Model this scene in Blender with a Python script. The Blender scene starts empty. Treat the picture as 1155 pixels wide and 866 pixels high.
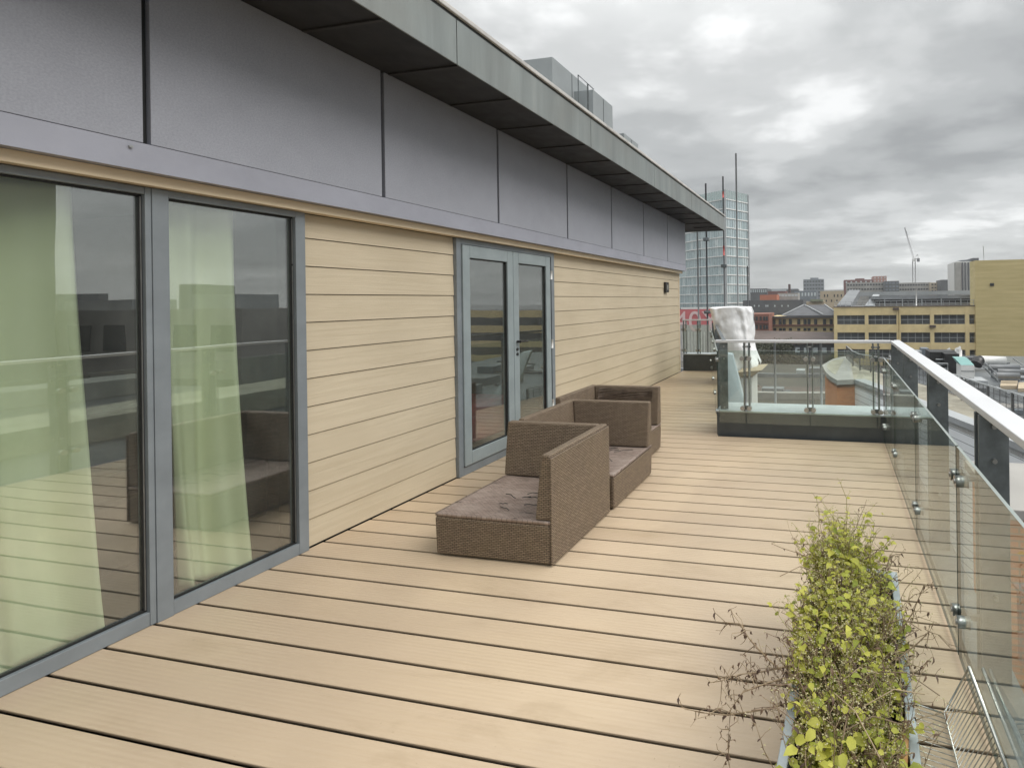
import bpy, math, random
from mathutils import Vector, Matrix, noise as mnoise
random.seed(7)
S = bpy.context.scene
COL = S.collection

# ------------------------------------------------------------------ camera
FP = 540.0                      # focal length in photo pixels (photo 1155 wide)
TH = math.atan(105 / 540)       # yaw to the left of +Y
RL = 0.0135                     # small roll
CH = 1.53                       # eye height above the deck
PX, PY = 836.0, 338.4           # principal point (the photo is an off-centre crop of a level wide shot)
cam = bpy.data.cameras.new('camera'); cam_o = bpy.data.objects.new('camera', cam); COL.objects.link(cam_o)
cam.sensor_width = 36; cam.lens = 36 * FP / 1155
cam.shift_x = (577.5 - PX) / 1155; cam.shift_y = (PY - 433) / 1155
cam.clip_start = 0.05; cam.clip_end = 6000
_r = Vector((math.cos(TH), math.sin(TH), 0)); _f = Vector((-math.sin(TH), math.cos(TH), 0)); _u = Vector((0, 0, 1))
cx_ = _r * math.cos(RL) - _u * math.sin(RL); cy_ = _u * math.cos(RL) + _r * math.sin(RL)
m3 = Matrix((cx_, cy_, -_f)).transposed()
cam_o.matrix_world = Matrix.Translation((0, 0, CH)) @ m3.to_4x4()
S.camera = cam_o

# ------------------------------------------------------------------ world: overcast
SUN_EL, SUN_AZ = math.radians(46), math.radians(93)     # azimuth clockwise from +Y
W = bpy.data.worlds.new('World'); S.world = W; W.use_nodes = True
nt = W.node_tree; nt.nodes.clear()
def wn(t, **k):
    n = nt.nodes.new(t)
    for a, b in k.items(): setattr(n, a, b)
    return n
wout = wn('ShaderNodeOutputWorld'); bg1 = wn('ShaderNodeBackground'); bg2 = wn('ShaderNodeBackground'); mx = wn('ShaderNodeMixShader')
sky = wn('ShaderNodeTexSky', sky_type='NISHITA', sun_disc=False)
sky.sun_elevation = SUN_EL; sky.sun_rotation = SUN_AZ
bg1.inputs[1].default_value = 0.08
nt.links.new(sky.outputs[0], bg1.inputs[0])
tc = wn('ShaderNodeTexCoord'); sep = wn('ShaderNodeSeparateXYZ'); nt.links.new(tc.outputs['Generated'], sep.inputs[0])
def wm(op, a, b=None, c=None, clamp=False):
    n = wn('ShaderNodeMath', operation=op, use_clamp=clamp)
    for i, v in enumerate((a, b, c)):
        if v is None: continue
        if isinstance(v, (int, float)): n.inputs[i].default_value = v
        else: nt.links.new(v, n.inputs[i])
    return n.outputs[0]
zc = wm('MAXIMUM', sep.outputs[2], 0.0)
zd = wm('ADD', zc, 0.16)
cmb = wn('ShaderNodeCombineXYZ')
nt.links.new(wm('DIVIDE', sep.outputs[0], zd), cmb.inputs[0]); nt.links.new(wm('DIVIDE', sep.outputs[1], zd), cmb.inputs[1])
def wnoise(scale, detail, rough, dist, off):
    mp = wn('ShaderNodeMapping'); mp.inputs['Location'].default_value = off; mp.inputs['Scale'].default_value = (1, 1.25, 1)
    nt.links.new(cmb.outputs[0], mp.inputs[0])
    n = wn('ShaderNodeTexNoise'); n.inputs['Scale'].default_value = scale; n.inputs['Detail'].default_value = detail
    n.inputs['Roughness'].default_value = rough; n.inputs['Distortion'].default_value = dist
    nt.links.new(mp.outputs[0], n.inputs['Vector']); return n.outputs['Fac']
n1 = wnoise(0.791, 6, 0.52, 0.2, (35.1968, 21.6501, 0)); n2 = wnoise(2.6, 5, 0.55, 0.1, (9.1, 4.7, 0))
dens = wm('ADD', wm('MULTIPLY', n1, 0.72), wm('MULTIPLY', n2, 0.28))
ramp = wn('ShaderNodeValToRGB'); nt.links.new(dens, ramp.inputs[0])
cr = ramp.color_ramp; cr.interpolation = 'EASE'
cr.elements[0].position = 0.36; cr.elements[0].color = (0.65, 0.655, 0.65, 1)
cr.elements[1].position = 0.66; cr.elements[1].color = (0.235, 0.241, 0.240, 1)
e = cr.elements.new(0.45); e.color = (0.44, 0.447, 0.443, 1)
e = cr.elements.new(0.54); e.color = (0.33, 0.337, 0.335, 1)
# an overcast sky is brighter towards the zenith
zen = wm('ADD', 1.0, wm('MULTIPLY', wm('MAXIMUM', wm('SUBTRACT', sep.outputs[2], 0.45), 0.0), 4.3))
nt.links.new(ramp.outputs[0], bg2.inputs[0]); nt.links.new(zen, bg2.inputs[1])
mx.inputs[0].default_value = 0.93
nt.links.new(bg1.outputs[0], mx.inputs[1]); nt.links.new(bg2.outputs[0], mx.inputs[2]); nt.links.new(mx.outputs[0], wout.inputs[0])

sun = bpy.data.lights.new('sun', 'SUN'); sun.energy = 1.5; sun.angle = math.radians(35); sun.color = (1, 0.96, 0.9)
sun_o = bpy.data.objects.new('sun', sun); COL.objects.link(sun_o)
sd = Vector((math.sin(SUN_AZ) * math.cos(SUN_EL), math.cos(SUN_AZ) * math.cos(SUN_EL), math.sin(SUN_EL)))
sun_o.rotation_euler = sd.to_track_quat('Z', 'Y').to_euler()
S.view_settings.view_transform = 'Standard'; S.view_settings.look = 'None'
S.view_settings.exposure = 0.68; S.view_settings.gamma = 1
S.render.engine = 'CYCLES'
S.cycles.max_bounces = 7; S.cycles.transparent_max_bounces = 20; S.cycles.glossy_bounces = 3; S.cycles.diffuse_bounces = 3; S.cycles.volume_bounces = 0
S.cycles.caustics_reflective = False; S.cycles.caustics_refractive = False

# ------------------------------------------------------------------ helpers
def ray(px, py):
    dx, dy = px - PX, py - PY
    u = dx - RL * dy; v = RL * dx + dy
    c, s = math.cos(TH), math.sin(TH)
    return Vector((u * c - FP * s, u * s + FP * c, -v))
def atY(px, py, Y):
    r = ray(px, py); t = Y / r.y; return Vector((r.x * t, Y, CH + r.z * t))
def atX(px, py, X):
    r = ray(px, py); t = X / r.x; return Vector((X, r.y * t, CH + r.z * t))
def atZ(px, py, Z):
    r = ray(px, py); t = (Z - CH) / r.z; return Vector((r.x * t, r.y * t, Z))

MW = {}
def tag(o, label=None, cat=None, group=None, kind=None):
    if label: o['label'] = label
    if cat: o['category'] = cat
    if group: o['group'] = group
    if kind: o['kind'] = kind
    return o
def empty(name, loc, rz=0.0, label=None, cat=None, group=None):
    o = bpy.data.objects.new(name, None); COL.objects.link(o)
    o.location = loc; o.rotation_euler = (0, 0, rz); o.empty_display_size = 0.1
    MW[o.name] = Matrix.Translation(Vector(loc)) @ Matrix.Rotation(rz, 4, 'Z')
    return tag(o, label, cat, group)

class MB:
    def __init__(s): s.v = []; s.f = []; s.mi = []; s.sm = []
    def add(s, vs, fs, mi=0, smooth=False):
        b = len(s.v); s.v += [Vector(v) for v in vs]
        for f in fs: s.f.append([b + i for i in f]); s.mi.append(mi); s.sm.append(smooth)
        return s
    def box(s, x0, x1, y0, y1, z0, z1, mi=0, M=None):
        vs = [Vector((x, y, z)) for z in (z0, z1) for y in (y0, y1) for x in (x0, x1)]
        if M: vs = [M @ v for v in vs]
        return s.add(vs, [(0, 2, 3, 1), (4, 5, 7, 6), (0, 1, 5, 4), (2, 6, 7, 3), (0, 4, 6, 2), (1, 3, 7, 5)], mi)
    def hexa(s, b, t, mi=0):
        """b, t: bottom and top rings of points, counter-clockwise from above"""
        n = len(b)
        fs = [tuple(reversed(range(n))), tuple(range(n, 2 * n))]
        fs += [(i, (i + 1) % n, n + (i + 1) % n, n + i) for i in range(n)]
        return s.add(list(b) + list(t), fs, mi)
    def prism(s, pts, z0, z1, mi=0):
        area = sum(pts[i][0] * pts[(i + 1) % len(pts)][1] - pts[(i + 1) % len(pts)][0] * pts[i][1] for i in range(len(pts)))
        if area < 0: pts = list(reversed(pts))
        return s.hexa([(p[0], p[1], z0) for p in pts], [(p[0], p[1], z1) for p in pts], mi)
    def bar(s, a, b, w, h, up=(0, 0, 1), mi=0):
        a, b = Vector(a), Vector(b); d = (b - a).normalized(); up = Vector(up)
        if abs(d.dot(up)) > 0.98: up = Vector((0, 1, 0))
        x = d.cross(up).normalized(); z = x.cross(d)
        r = [x * sx * w / 2 + z * sz * h / 2 for sx, sz in ((-1, -1), (1, -1), (1, 1), (-1, 1))]
        return s.add([a + q for q in r] + [b + q for q in r],
                     [(0, 1, 2, 3), (7, 6, 5, 4), (0, 4, 5, 1), (1, 5, 6, 2), (2, 6, 7, 3), (3, 7, 4, 0)], mi)
    def tube(s, pts, rad, n=8, mi=0, cap=True, smooth=True):
        pts = [Vector(p) for p in pts]; rs = rad if isinstance(rad, (list, tuple)) else [rad] * len(pts)
        vs = []
        for i, p in enumerate(pts):
            d = (pts[min(i + 1, len(pts) - 1)] - pts[max(i - 1, 0)]).normalized()
            up = Vector((0, 0, 1)) if abs(d.z) < 0.9 else Vector((0, 1, 0))
            x = d.cross(up).normalized(); z = x.cross(d)
            vs += [p + (x * math.cos(2 * math.pi * k / n) + z * math.sin(2 * math.pi * k / n)) * rs[i] for k in range(n)]
        fs = [(i * n + k, i * n + (k + 1) % n, (i + 1) * n + (k + 1) % n, (i + 1) * n + k) for i in range(len(pts) - 1) for k in range(n)]
        s.add(vs, fs, mi, smooth)
        if cap:
            b = len(s.v) - len(vs)
            s.f.append([b + k for k in range(n)]); s.mi.append(mi); s.sm.append(False)
            s.f.append([b + len(vs) - n + k for k in reversed(range(n))]); s.mi.append(mi); s.sm.append(False)
        return s
    def grid(s, fn, nu, nv, mi=0, smooth=True):
        vs = [fn(i / nu, j / nv) for j in range(nv + 1) for i in range(nu + 1)]
        return s.add(vs, [(j * (nu + 1) + i, j * (nu + 1) + i + 1, (j + 1) * (nu + 1) + i + 1, (j + 1) * (nu + 1) + i) for j in range(nv) for i in range(nu)], mi, smooth)
    def build(s, name, mats, parent=None, bevel=0.0, loc=None, solid=0.0):
        if not isinstance(mats, (list, tuple)): mats = [mats]
        me = bpy.data.meshes.new(name)
        vs = s.v; root = None
        if parent is not None:
            root = parent
            while root.parent is not None: root = root.parent
            Mi = MW[root.name].inverted(); vs = [Mi @ v for v in vs]
        elif loc is not None:
            L = Vector(loc); vs = [v - L for v in vs]
        me.from_pydata([tuple(v) for v in vs], [], s.f)
        for m in mats: me.materials.append(m)
        me.polygons.foreach_set('material_index', s.mi); me.polygons.foreach_set('use_smooth', s.sm)
        uv = me.uv_layers.new(name='UVMap')
        for p in me.polygons:
            n = p.normal; ax = max(range(3), key=lambda k: abs(n[k]))
            for li, vi in zip(p.loop_indices, p.vertices):
                c = me.vertices[vi].co
                uv.data[li].uv = (c.y, c.z) if ax == 0 else ((c.x, c.z) if ax == 1 else (c.x, c.y))
        me.update()
        o = bpy.data.objects.new(name, me); COL.objects.link(o)
        if parent is not None: o.parent = parent
        elif loc is not None: o.location = loc
        if parent is None: MW[o.name] = Matrix.Translation(Vector(loc)) if loc is not None else Matrix()
        if solid:
            md = o.modifiers.new('solid', 'SOLIDIFY'); md.thickness = solid
        if bevel:
            md = o.modifiers.new('bevel', 'BEVEL'); md.width = bevel; md.segments = 2; md.limit_method = 'ANGLE'
        return o

# ------------------------------------------------------------------ materials
class N:
    def __init__(s, name):
        s.m = bpy.data.materials.new(name); s.m.use_nodes = True; s.t = s.m.node_tree
        s.b = s.t.nodes['Principled BSDF']; s.out = s.t.nodes['Material Output']
        s.tc = s.t.nodes.new('ShaderNodeTexCoord')
    def n(s, t, ins=None, **k):
        n = s.t.nodes.new(t)
        for a, b in k.items(): setattr(n, a, b)
        for a, b in (ins or {}).items():
            if hasattr(b, 'is_linked') or isinstance(b, bpy.types.NodeSocket): s.t.links.new(b, n.inputs[a])
            else: n.inputs[a].default_value = b
        return n
    def link(s, a, b): s.t.links.new(a, b)
    def co(s, kind='Object', scale=(1, 1, 1)):
        mp = s.n('ShaderNodeMapping'); mp.inputs['Scale'].default_value = scale
        s.link(s.tc.outputs[kind], mp.inputs[0]); return mp.outputs[0]
    def noise(s, scale, detail=4, rough=0.55, vec=None, dist=0):
        n = s.n('ShaderNodeTexNoise', {'Scale': scale, 'Detail': detail, 'Roughness': rough, 'Distortion': dist})
        s.link(vec if vec is not None else s.co(), n.inputs['Vector']); return n.outputs['Fac']
    def math(s, op, a, b=0.0, clamp=False):
        n = s.n('ShaderNodeMath', {0: a, 1: b}, operation=op); n.use_clamp = clamp; return n.outputs[0]
    def ramp(s, fac, stops, interp='LINEAR'):
        r = s.n('ShaderNodeValToRGB'); s.link(fac, r.inputs[0]); c = r.color_ramp; c.interpolation = interp
        c.elements[0].position = stops[0][0]; c.elements[0].color = (*stops[0][1], 1)
        c.elements[1].position = stops[-1][0]; c.elements[1].color = (*stops[-1][1], 1)
        for p, col in stops[1:-1]:
            q = c.elements.new(p); q.color = (*col, 1)
        return r.outputs[0]
    def mix(s, fac, a, b, mode='MIX'):
        n = s.n('ShaderNodeMix', data_type='RGBA', blend_type=mode)
        for i, v in ((0, fac), (6, a), (7, b)):
            if isinstance(v, bpy.types.NodeSocket): s.link(v, n.inputs[i])
            else: n.inputs[i].default_value = v if i == 0 else (*v, 1)
        return n.outputs[2]
    def bump(s, h, strength=0.3, dist=0.01):
        b = s.n('ShaderNodeBump', {'Strength': strength, 'Distance': dist}); s.link(h, b.inputs['Height'])
        s.link(b.outputs[0], s.b.inputs['Normal'])
    def fin(s, col=None, rough=0.6, metal=0.0, spec=None):
        if col is not None:
            if isinstance(col, bpy.types.NodeSocket): s.link(col, s.b.inputs['Base Color'])
            else: s.b.inputs['Base Color'].default_value = (*col, 1)
        if isinstance(rough, bpy.types.NodeSocket): s.link(rough, s.b.inputs['Roughness'])
        else: s.b.inputs['Roughness'].default_value = rough
        s.b.inputs['Metallic'].default_value = metal
        if spec is not None: s.b.inputs['Specular IOR Level'].default_value = spec
        return s.m

def mottled(name, c, var=0.15, scale=3.0, rough=0.6, metal=0.0, bump=0.0, bscale=60, spec=None, stretch=(1, 1, 1)):
    q = N(name); f = q.noise(scale, 6, 0.6, q.co(scale=stretch))
    lo = tuple(x * (1 - var) for x in c); hi = tuple(min(1, x * (1 + var)) for x in c)
    col = q.ramp(f, [(0.3, lo), (0.7, hi)])
    if bump: q.bump(q.noise(bscale, 3), bump, 0.004)
    r = q.ramp(q.noise(scale * 2.3, 4), [(0.3, (rough * 0.85,) * 3), (0.7, (min(1, rough * 1.12),) * 3)])
    return q.fin(col, r, metal, spec)

M = {}
# decking: composite boards, fine grooves along the board
q = N('composite_deck')
obj = q.tc.outputs['Object']; sp = q.n('ShaderNodeSeparateXYZ'); q.link(obj, sp.inputs[0])
idx = q.math('FLOOR', q.math('DIVIDE', q.math('ADD', sp.outputs[1], 0.029), 0.16))
wnz = q.n('ShaderNodeTexWhiteNoise', noise_dimensions='1D'); q.link(idx, wnz.inputs['W'])
fine = q.noise(1.0, 5, 0.6, q.co(scale=(3, 90, 1))); big = q.noise(0.9, 5, 0.6, q.co(scale=(1.0, 1.6, 1)), 0.4)
stain = q.noise(3.2, 6, 0.65, q.co(scale=(0.5, 1.6, 1)), 0.6)
base = q.ramp(wnz.outputs[0], [(0.0, (0.505, 0.395, 0.28)), (1.0, (0.575, 0.455, 0.325))])
base = q.mix(q.ramp(fine, [(0.3, (0, 0, 0)), (0.7, (0.30, 0.30, 0.30))]), base, (0.43, 0.315, 0.19))
base = q.mix(q.ramp(big, [(0.42, (0, 0, 0)), (0.72, (0.4, 0.4, 0.4))]), base, (0.62, 0.50, 0.34))
base = q.mix(q.ramp(stain, [(0.52, (0, 0, 0)), (0.70, (0.5, 0.5, 0.5))]), base, (0.38, 0.285, 0.18))
sp2 = q.noise(55, 2, 0.5); base = q.mix(q.ramp(sp2, [(0.72, (0, 0, 0)), (0.77, (0.5, 0.5, 0.5))]), base, (0.28, 0.2, 0.12))
wv = q.n('ShaderNodeTexWave', {'Scale': 17.0, 'Distortion': 0.25, 'Detail': 1}, bands_direction='Y'); q.link(obj, wv.inputs['Vector'])
q.bump(q.math('ADD', q.math('MULTIPLY', wv.outputs['Fac'], 0.7), q.math('MULTIPLY', fine, 0.5)), 0.28, 0.003)
base = q.mix(q.ramp(q.noise(0.55, 3, 0.5, None, 1.2), [(0.42, (0, 0, 0)), (0.62, (0.55, 0.55, 0.55))]), base, (0.43, 0.335, 0.24))
M['deck'] = q.fin(base, q.ramp(q.noise(0.8, 5, 0.6, q.co(scale=(0.6, 1.5, 1)), 0.8), [(0.38, (0.28,) * 3), (0.62, (0.6,) * 3)]), 0, 0.5)
M['deck_gap'] = mottled('deck_gap_dark', (0.012, 0.008, 0.006), rough=0.9)

# cement siding with wood grain emboss
q = N('fibre_cement_siding')
g1 = q.noise(1.0, 6, 0.6, q.co('UV', (1.3, 26, 1)), 0.8); g2 = q.noise(1.2, 4, 0.6, q.co(scale=(1, 1, 1.4)))
col = q.ramp(g2, [(0.3, (0.49, 0.42, 0.305)), (0.7, (0.56, 0.485, 0.36))])
col = q.mix(q.ramp(g1, [(0.44, (0, 0, 0)), (0.62, (0.22, 0.22, 0.22))]), col, (0.40, 0.33, 0.22))
sp = q.n('ShaderNodeSeparateXYZ'); q.link(q.tc.outputs['Object'], sp.inputs[0])
dirt = q.math('MULTIPLY', q.math('GREATER_THAN', 0.5, q.math('ADD', sp.outputs[2], q.math('MULTIPLY', q.noise(2.5, 5), 0.4))), 0.0)
q.bump(g1, 0.55, 0.006)
M['siding'] = q.fin(col, 0.62)
M['trim'] = mottled('beige_trim', (0.72, 0.60, 0.43), 0.06, 2, 0.55)
# purple-grey cladding
q = N('zinc_cladding')
f = q.noise(6, 7, 0.65); f2 = q.noise(120, 3, 0.6); f3 = q.noise(0.8, 4)
col = q.ramp(f, [(0.3, (0.315, 0.33, 0.38)), (0.7, (0.35, 0.365, 0.42))])
col = q.mix(q.ramp(f2, [(0.35, (0, 0, 0)), (0.7, (0.35, 0.35, 0.35))]), col, (0.17, 0.175, 0.19))
col = q.mix(q.ramp(f3, [(0.4, (0, 0, 0)), (0.7, (0.3, 0.3, 0.3))]), col, (0.34, 0.355, 0.41))
q.bump(f2, 0.12, 0.002)
M['zinc'] = q.fin(col, 0.48, 0.0)
M['zinc_band'] = mottled('zinc_band', (0.32, 0.33, 0.385), 0.1, 2.5, 0.42, 0.1, 0.1)
# fascia: weathered blue grey metal with vertical streaks
q = N('weathered_fascia')
f = q.noise(1.0, 6, 0.65, q.co(scale=(4, 5, 0.5)), 0.5); f2 = q.noise(1.5, 5)
col = q.ramp(f, [(0.3, (0.20, 0.225, 0.225)), (0.62, (0.28, 0.31, 0.305)), (0.8, (0.40, 0.42, 0.41))])
col = q.mix(q.ramp(f2, [(0.4, (0, 0, 0)), (0.75, (0.4, 0.4, 0.4))]), col, (0.19, 0.175, 0.15))
M['fascia'] = q.fin(col, 0.45, 0.25)
M['cap'] = mottled('roof_capping', (0.52, 0.51, 0.49), 0.25, 5, 0.6, 0, 0.3)
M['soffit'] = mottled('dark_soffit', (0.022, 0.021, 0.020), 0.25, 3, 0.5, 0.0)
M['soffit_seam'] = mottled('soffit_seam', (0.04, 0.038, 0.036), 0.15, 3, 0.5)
M['frame'] = mottled('grey_powder_coat', (0.19, 0.215, 0.235), 0.12, 5, 0.42, 0.0, 0.06, 150)
M['frame_light'] = mottled('pale_grey_door_paint', (0.26, 0.305, 0.32), 0.1, 5, 0.38, 0.0)
M['gasket'] = mottled('black_rubber', (0.012, 0.013, 0.013), 0.1, 5, 0.5)
M['steel'] = mottled('brushed_steel', (0.42, 0.42, 0.41), 0.15, 12, 0.32, 0.85, 0.05)
M['galv'] = mottled('galvanised_plate', (0.17, 0.19, 0.20), 0.35, 9, 0.42, 0.45, 0.1, 50)
M['handrail'] = mottled('wet_pale_handrail', (0.62, 0.63, 0.645), 0.05, 2, 0.35, 0.0)
M['kerb'] = mottled('dark_kerb_metal', (0.075, 0.085, 0.09), 0.2, 4, 0.5, 0.1)
M['kerb_top'] = mottled('pale_kerb_capping', (0.60, 0.66, 0.68), 0.12, 4, 0.35, 0.3)

def glass(name, tint, refl=0.05, dirt=0.0, gloss_rough=0.0, spots=False):
    q = N(name); t = q.t; t.nodes.remove(q.b)
    lw = q.n('ShaderNodeLayerWeight', {'Blend': 0.5})
    p5 = q.math('POWER', lw.outputs['Facing'], 5.0)
    fac = q.math('ADD', q.math('MULTIPLY', p5, 0.9), refl, True)
    tr = q.n('ShaderNodeBsdfTransparent', {'Color': (*tint, 1)}); gl = q.n('ShaderNodeBsdfGlossy', {'Roughness': gloss_rough, 'Color': (1, 1, 1, 1)})
    wob = q.n('ShaderNodeBump', {'Strength': 0.06, 'Distance': 0.01}); q.link(q.noise(1.7, 2), wob.inputs['Height']); q.link(wob.outputs[0], gl.inputs['Normal'])
    ms = q.n('ShaderNodeMixShader'); q.link(fac, ms.inputs[0]); q.link(tr.outputs[0], ms.inputs[1]); q.link(gl.outputs[0], ms.inputs[2])
    last = ms.outputs[0]
    if dirt:
        df = q.n('ShaderNodeBsdfDiffuse', {'Color': (0.55, 0.56, 0.54, 1)})
        f = q.ramp(q.noise(2.5, 7, 0.7, q.co(scale=(1, 1, 0.5)), 0.5), [(0.35, (dirt * 0.3,) * 3), (0.75, (dirt * 1.8,) * 3)])
        if spots:
            vo = q.n('ShaderNodeTexVoronoi', {'Scale': 26.0, 'Randomness': 1.0}); q.link(q.tc.outputs['Object'], vo.inputs['Vector'])
            th = q.math('MULTIPLY', q.noise(6, 3), 0.16)
            f = q.math('ADD', f, q.math('MULTIPLY', q.math('LESS_THAN', vo.outputs['Distance'], q.math('SUBTRACT', th, 0.055)), 0.35))
        m2 = q.n('ShaderNodeMixShader'); q.link(f, m2.inputs[0]); q.link(last, m2.inputs[1]); q.link(df.outputs[0], m2.inputs[2]); last = m2.outputs[0]
    q.link(last, q.out.inputs[0]); return q.m
M['pane'] = glass('window_glass', (0.90, 0.945, 0.91), 0.20, 0.03)
M['balglass'] = glass('balustrade_glass', (0.90, 0.945, 0.92), 0.055, 0.022, 0, True)
q = N('glass_edge'); M['gedge'] = q.fin((0.04, 0.06, 0.05), 0.15)
q = N('lit_glass_top'); M['gtop'] = q.fin((0.50, 0.56, 0.53), 0.25)  # top edge coloured lighter than the sides, as a painted bright line of light

# curtain
q = N('green_curtain'); q.bump(q.noise(200, 2), 0.15, 0.001)
M['curtain'] = q.fin(q.ramp(q.noise(2, 4), [(0.3, (0.78, 0.81, 0.57)), (0.7, (0.83, 0.85, 0.63))]), 0.85)
M['refl_strip'] = mottled('pale_reflection', (0.75, 0.77, 0.74), 0.05, 3, 0.8)
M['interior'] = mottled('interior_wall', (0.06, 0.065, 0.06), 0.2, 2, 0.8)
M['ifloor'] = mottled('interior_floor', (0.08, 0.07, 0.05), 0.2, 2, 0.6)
M['burgundy'] = mottled('burgundy_fabric', (0.25, 0.02, 0.03), 0.2, 6, 0.8)
M['darkwood'] = mottled('dark_furniture', (0.02, 0.018, 0.016), 0.2, 6, 0.4)
M['white'] = mottled('white_paint', (0.75, 0.75, 0.73), 0.06, 3, 0.5)
M['black'] = mottled('black_paint', (0.015, 0.015, 0.016), 0.2, 5, 0.4)

# wicker
q = N('synthetic_wicker')
br = q.n('ShaderNodeTexBrick', {'Scale': 1.0, 'Mortar Size': 0.0026, 'Mortar Smooth': 0.5, 'Brick Width': 0.030, 'Row Height': 0.0105, 'Color1': (0.32, 0.245, 0.175, 1), 'Color2': (0.215, 0.16, 0.112, 1), 'Mortar': (0.045, 0.031, 0.02, 1)}, offset=0.5)
q.link(q.tc.outputs['UV'], br.inputs['Vector'])
mo = q.noise(5, 6, 0.65)
col = q.mix(q.ramp(mo, [(0.45, (0, 0, 0)), (0.75, (0.25, 0.25, 0.25))]), br.outputs['Color'], (0.20, 0.155, 0.085))
q.bump(q.math('SUBTRACT', 1.0, br.outputs['Fac']), 0.7, 0.004)
M['wicker'] = q.fin(col, 0.5)
q = N('worn_wicker_seat')
br = q.n('ShaderNodeTexBrick', {'Scale': 1.0, 'Mortar Size': 0.0016, 'Mortar Smooth': 0.6, 'Brick Width': 0.034, 'Row Height': 0.0115, 'Color1': (0.34, 0.265, 0.225, 1), 'Color2': (0.24, 0.18, 0.15, 1), 'Mortar': (0.03, 0.022, 0.018, 1)}, offset=0.5)
q.link(q.tc.outputs['UV'], br.inputs['Vector'])
mo = q.noise(4.5, 7, 0.7, q.co(scale=(1, 2.4, 1)), 0.7)
col = q.mix(q.ramp(mo, [(0.46, (0, 0, 0)), (0.66, (0.6, 0.6, 0.6))]), br.outputs['Color'], (0.40, 0.33, 0.285))
col = q.mix(q.ramp(q.noise(9, 5, 0.7, q.co(scale=(1, 3, 1)), 0.6), [(0.62, (0, 0, 0)), (0.66, (0.9, 0.9, 0.9))]), col, (0.035, 0.025, 0.02))
q.bump(q.math('ADD', q.math('SUBTRACT', 1.0, br.outputs['Fac']), q.math('MULTIPLY', mo, 2.5)), 0.6, 0.004)
M['wseat'] = q.fin(col, 0.55)

# ------------------------------------------------------------------ SETTING: ground, deck
GZ = -20.0
q = N('city_ground'); f = q.noise(0.03, 6, 0.6); f2 = q.noise(0.6, 5)
col = q.ramp(f, [(0.35, (0.05, 0.05, 0.042)), (0.5, (0.075, 0.068, 0.055)), (0.65, (0.085, 0.09, 0.06))]); col = q.mix(q.ramp(f2, [(0.3, (0, 0, 0)), (0.7, (0.4, 0.4, 0.4))]), col, (0.03, 0.03, 0.028))
M['ground'] = q.fin(col, 0.9)
MB().box(-4000, 4000, -500, 5000, GZ - 1, GZ).build('ground', M['ground'])
bpy.data.objects['ground']['kind'] = 'structure'
M['asphalt'] = mottled('asphalt', (0.055, 0.055, 0.055), 0.2, 0.3, 0.7)
M['pave'] = mottled('pavement', (0.17, 0.16, 0.145), 0.15, 0.4, 0.8)
def arc(cx, cy, r0, r1, a0, a1, z0, z1, name, mat, n=40):
    mb = MB(); P_ = []
    for i in range(n + 1):
        a = math.radians(a0 + (a1 - a0) * i / n); P_.append((Vector((cx + r0 * math.cos(a), cy + r0 * math.sin(a), 0)), Vector((cx + r1 * math.cos(a), cy + r1 * math.sin(a), 0))))
    for i in range(n):
        a, b = P_[i]; c, d = P_[i + 1]
        mb.hexa([(a.x, a.y, z0), (b.x, b.y, z0), (d.x, d.y, z0), (c.x, c.y, z0)], [(a.x, a.y, z1), (b.x, b.y, z1), (d.x, d.y, z1), (c.x, c.y, z1)])
    o = mb.build(name, mat); o['kind'] = 'structure'; return o
arc(-20, 150, 52, 62, 180, 360, GZ, GZ + 0.05, 'road', M['asphalt'])
arc(-20, 150, 62.0, 66, 180, 360, GZ, GZ + 0.18, 'pavement', M['pave'])
arc(-20, 150, 47.5, 52.0, 180, 360, GZ, GZ + 0.18, 'traffic_island', M['pave'])

# deck boards
RX0, RY0, RX1, RY1 = -1.32, 5.30, -2.66, 10.08       # angled right edge of the far part
XW = -3.25
def right_edge(y):
    if y <= 5.29: return 0.525
    t = (y - RY0) / (RY1 - RY0); return RX0 + (RX1 - RX0) * t + 0.03
mb = MB(); k = -27
while True:
    y0 = 1.571 + 0.16 * k + 0.0066; y1 = y0 + 0.1468; k += 1
    if y0 > 10.02: break
    y1 = min(y1, 10.05)
    xa0, xa1 = right_edge(y0), right_edge(y1)
    if y0 < 5.29 < y1: xa1 = 0.525 if y1 < 5.31 else xa1; xa0 = xa1
    c = 0.0015
    xl = XW - 0.022
    # top lip with a small bevel, and a recessed web below it (the sides are grooved for the clips)
    g_ = 0.011
    mb.hexa([(xl, y0, -0.007), (xa0, y0, -0.007), (xa1, y1, -0.007), (xl, y1, -0.007)], [(xl, y0, -c), (xa0, y0, -c), (xa1, y1, -c), (xl, y1, -c)])
    mb.hexa([(xl, y0 + g_, -0.024), (xa0, y0 + g_, -0.024), (xa1, y1 - g_, -0.024), (xl, y1 - g_, -0.024)], [(xl, y0 + g_, -0.0075), (xa0, y0 + g_, -0.0075), (xa1, y1 - g_, -0.0075), (xl, y1 - g_, -0.0075)])
    mb.add([(xl, y0, -c), (xa0, y0, -c), (xa1, y1, -c), (xl, y1, -c), (xl, y0 + c, 0), (xa0, y0 + c, 0), (xa1, y1 - c, 0), (xl, y1 - c, 0)],
           [(0, 1, 5, 4), (3, 7, 6, 2), (4, 5, 6, 7)])
dk = mb.build('deck_floor', M['deck']); dk['kind'] = 'structure'
mb = MB().box(XW - 0.06, 0.52, -3, 5.30, -0.16, -0.10)
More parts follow.
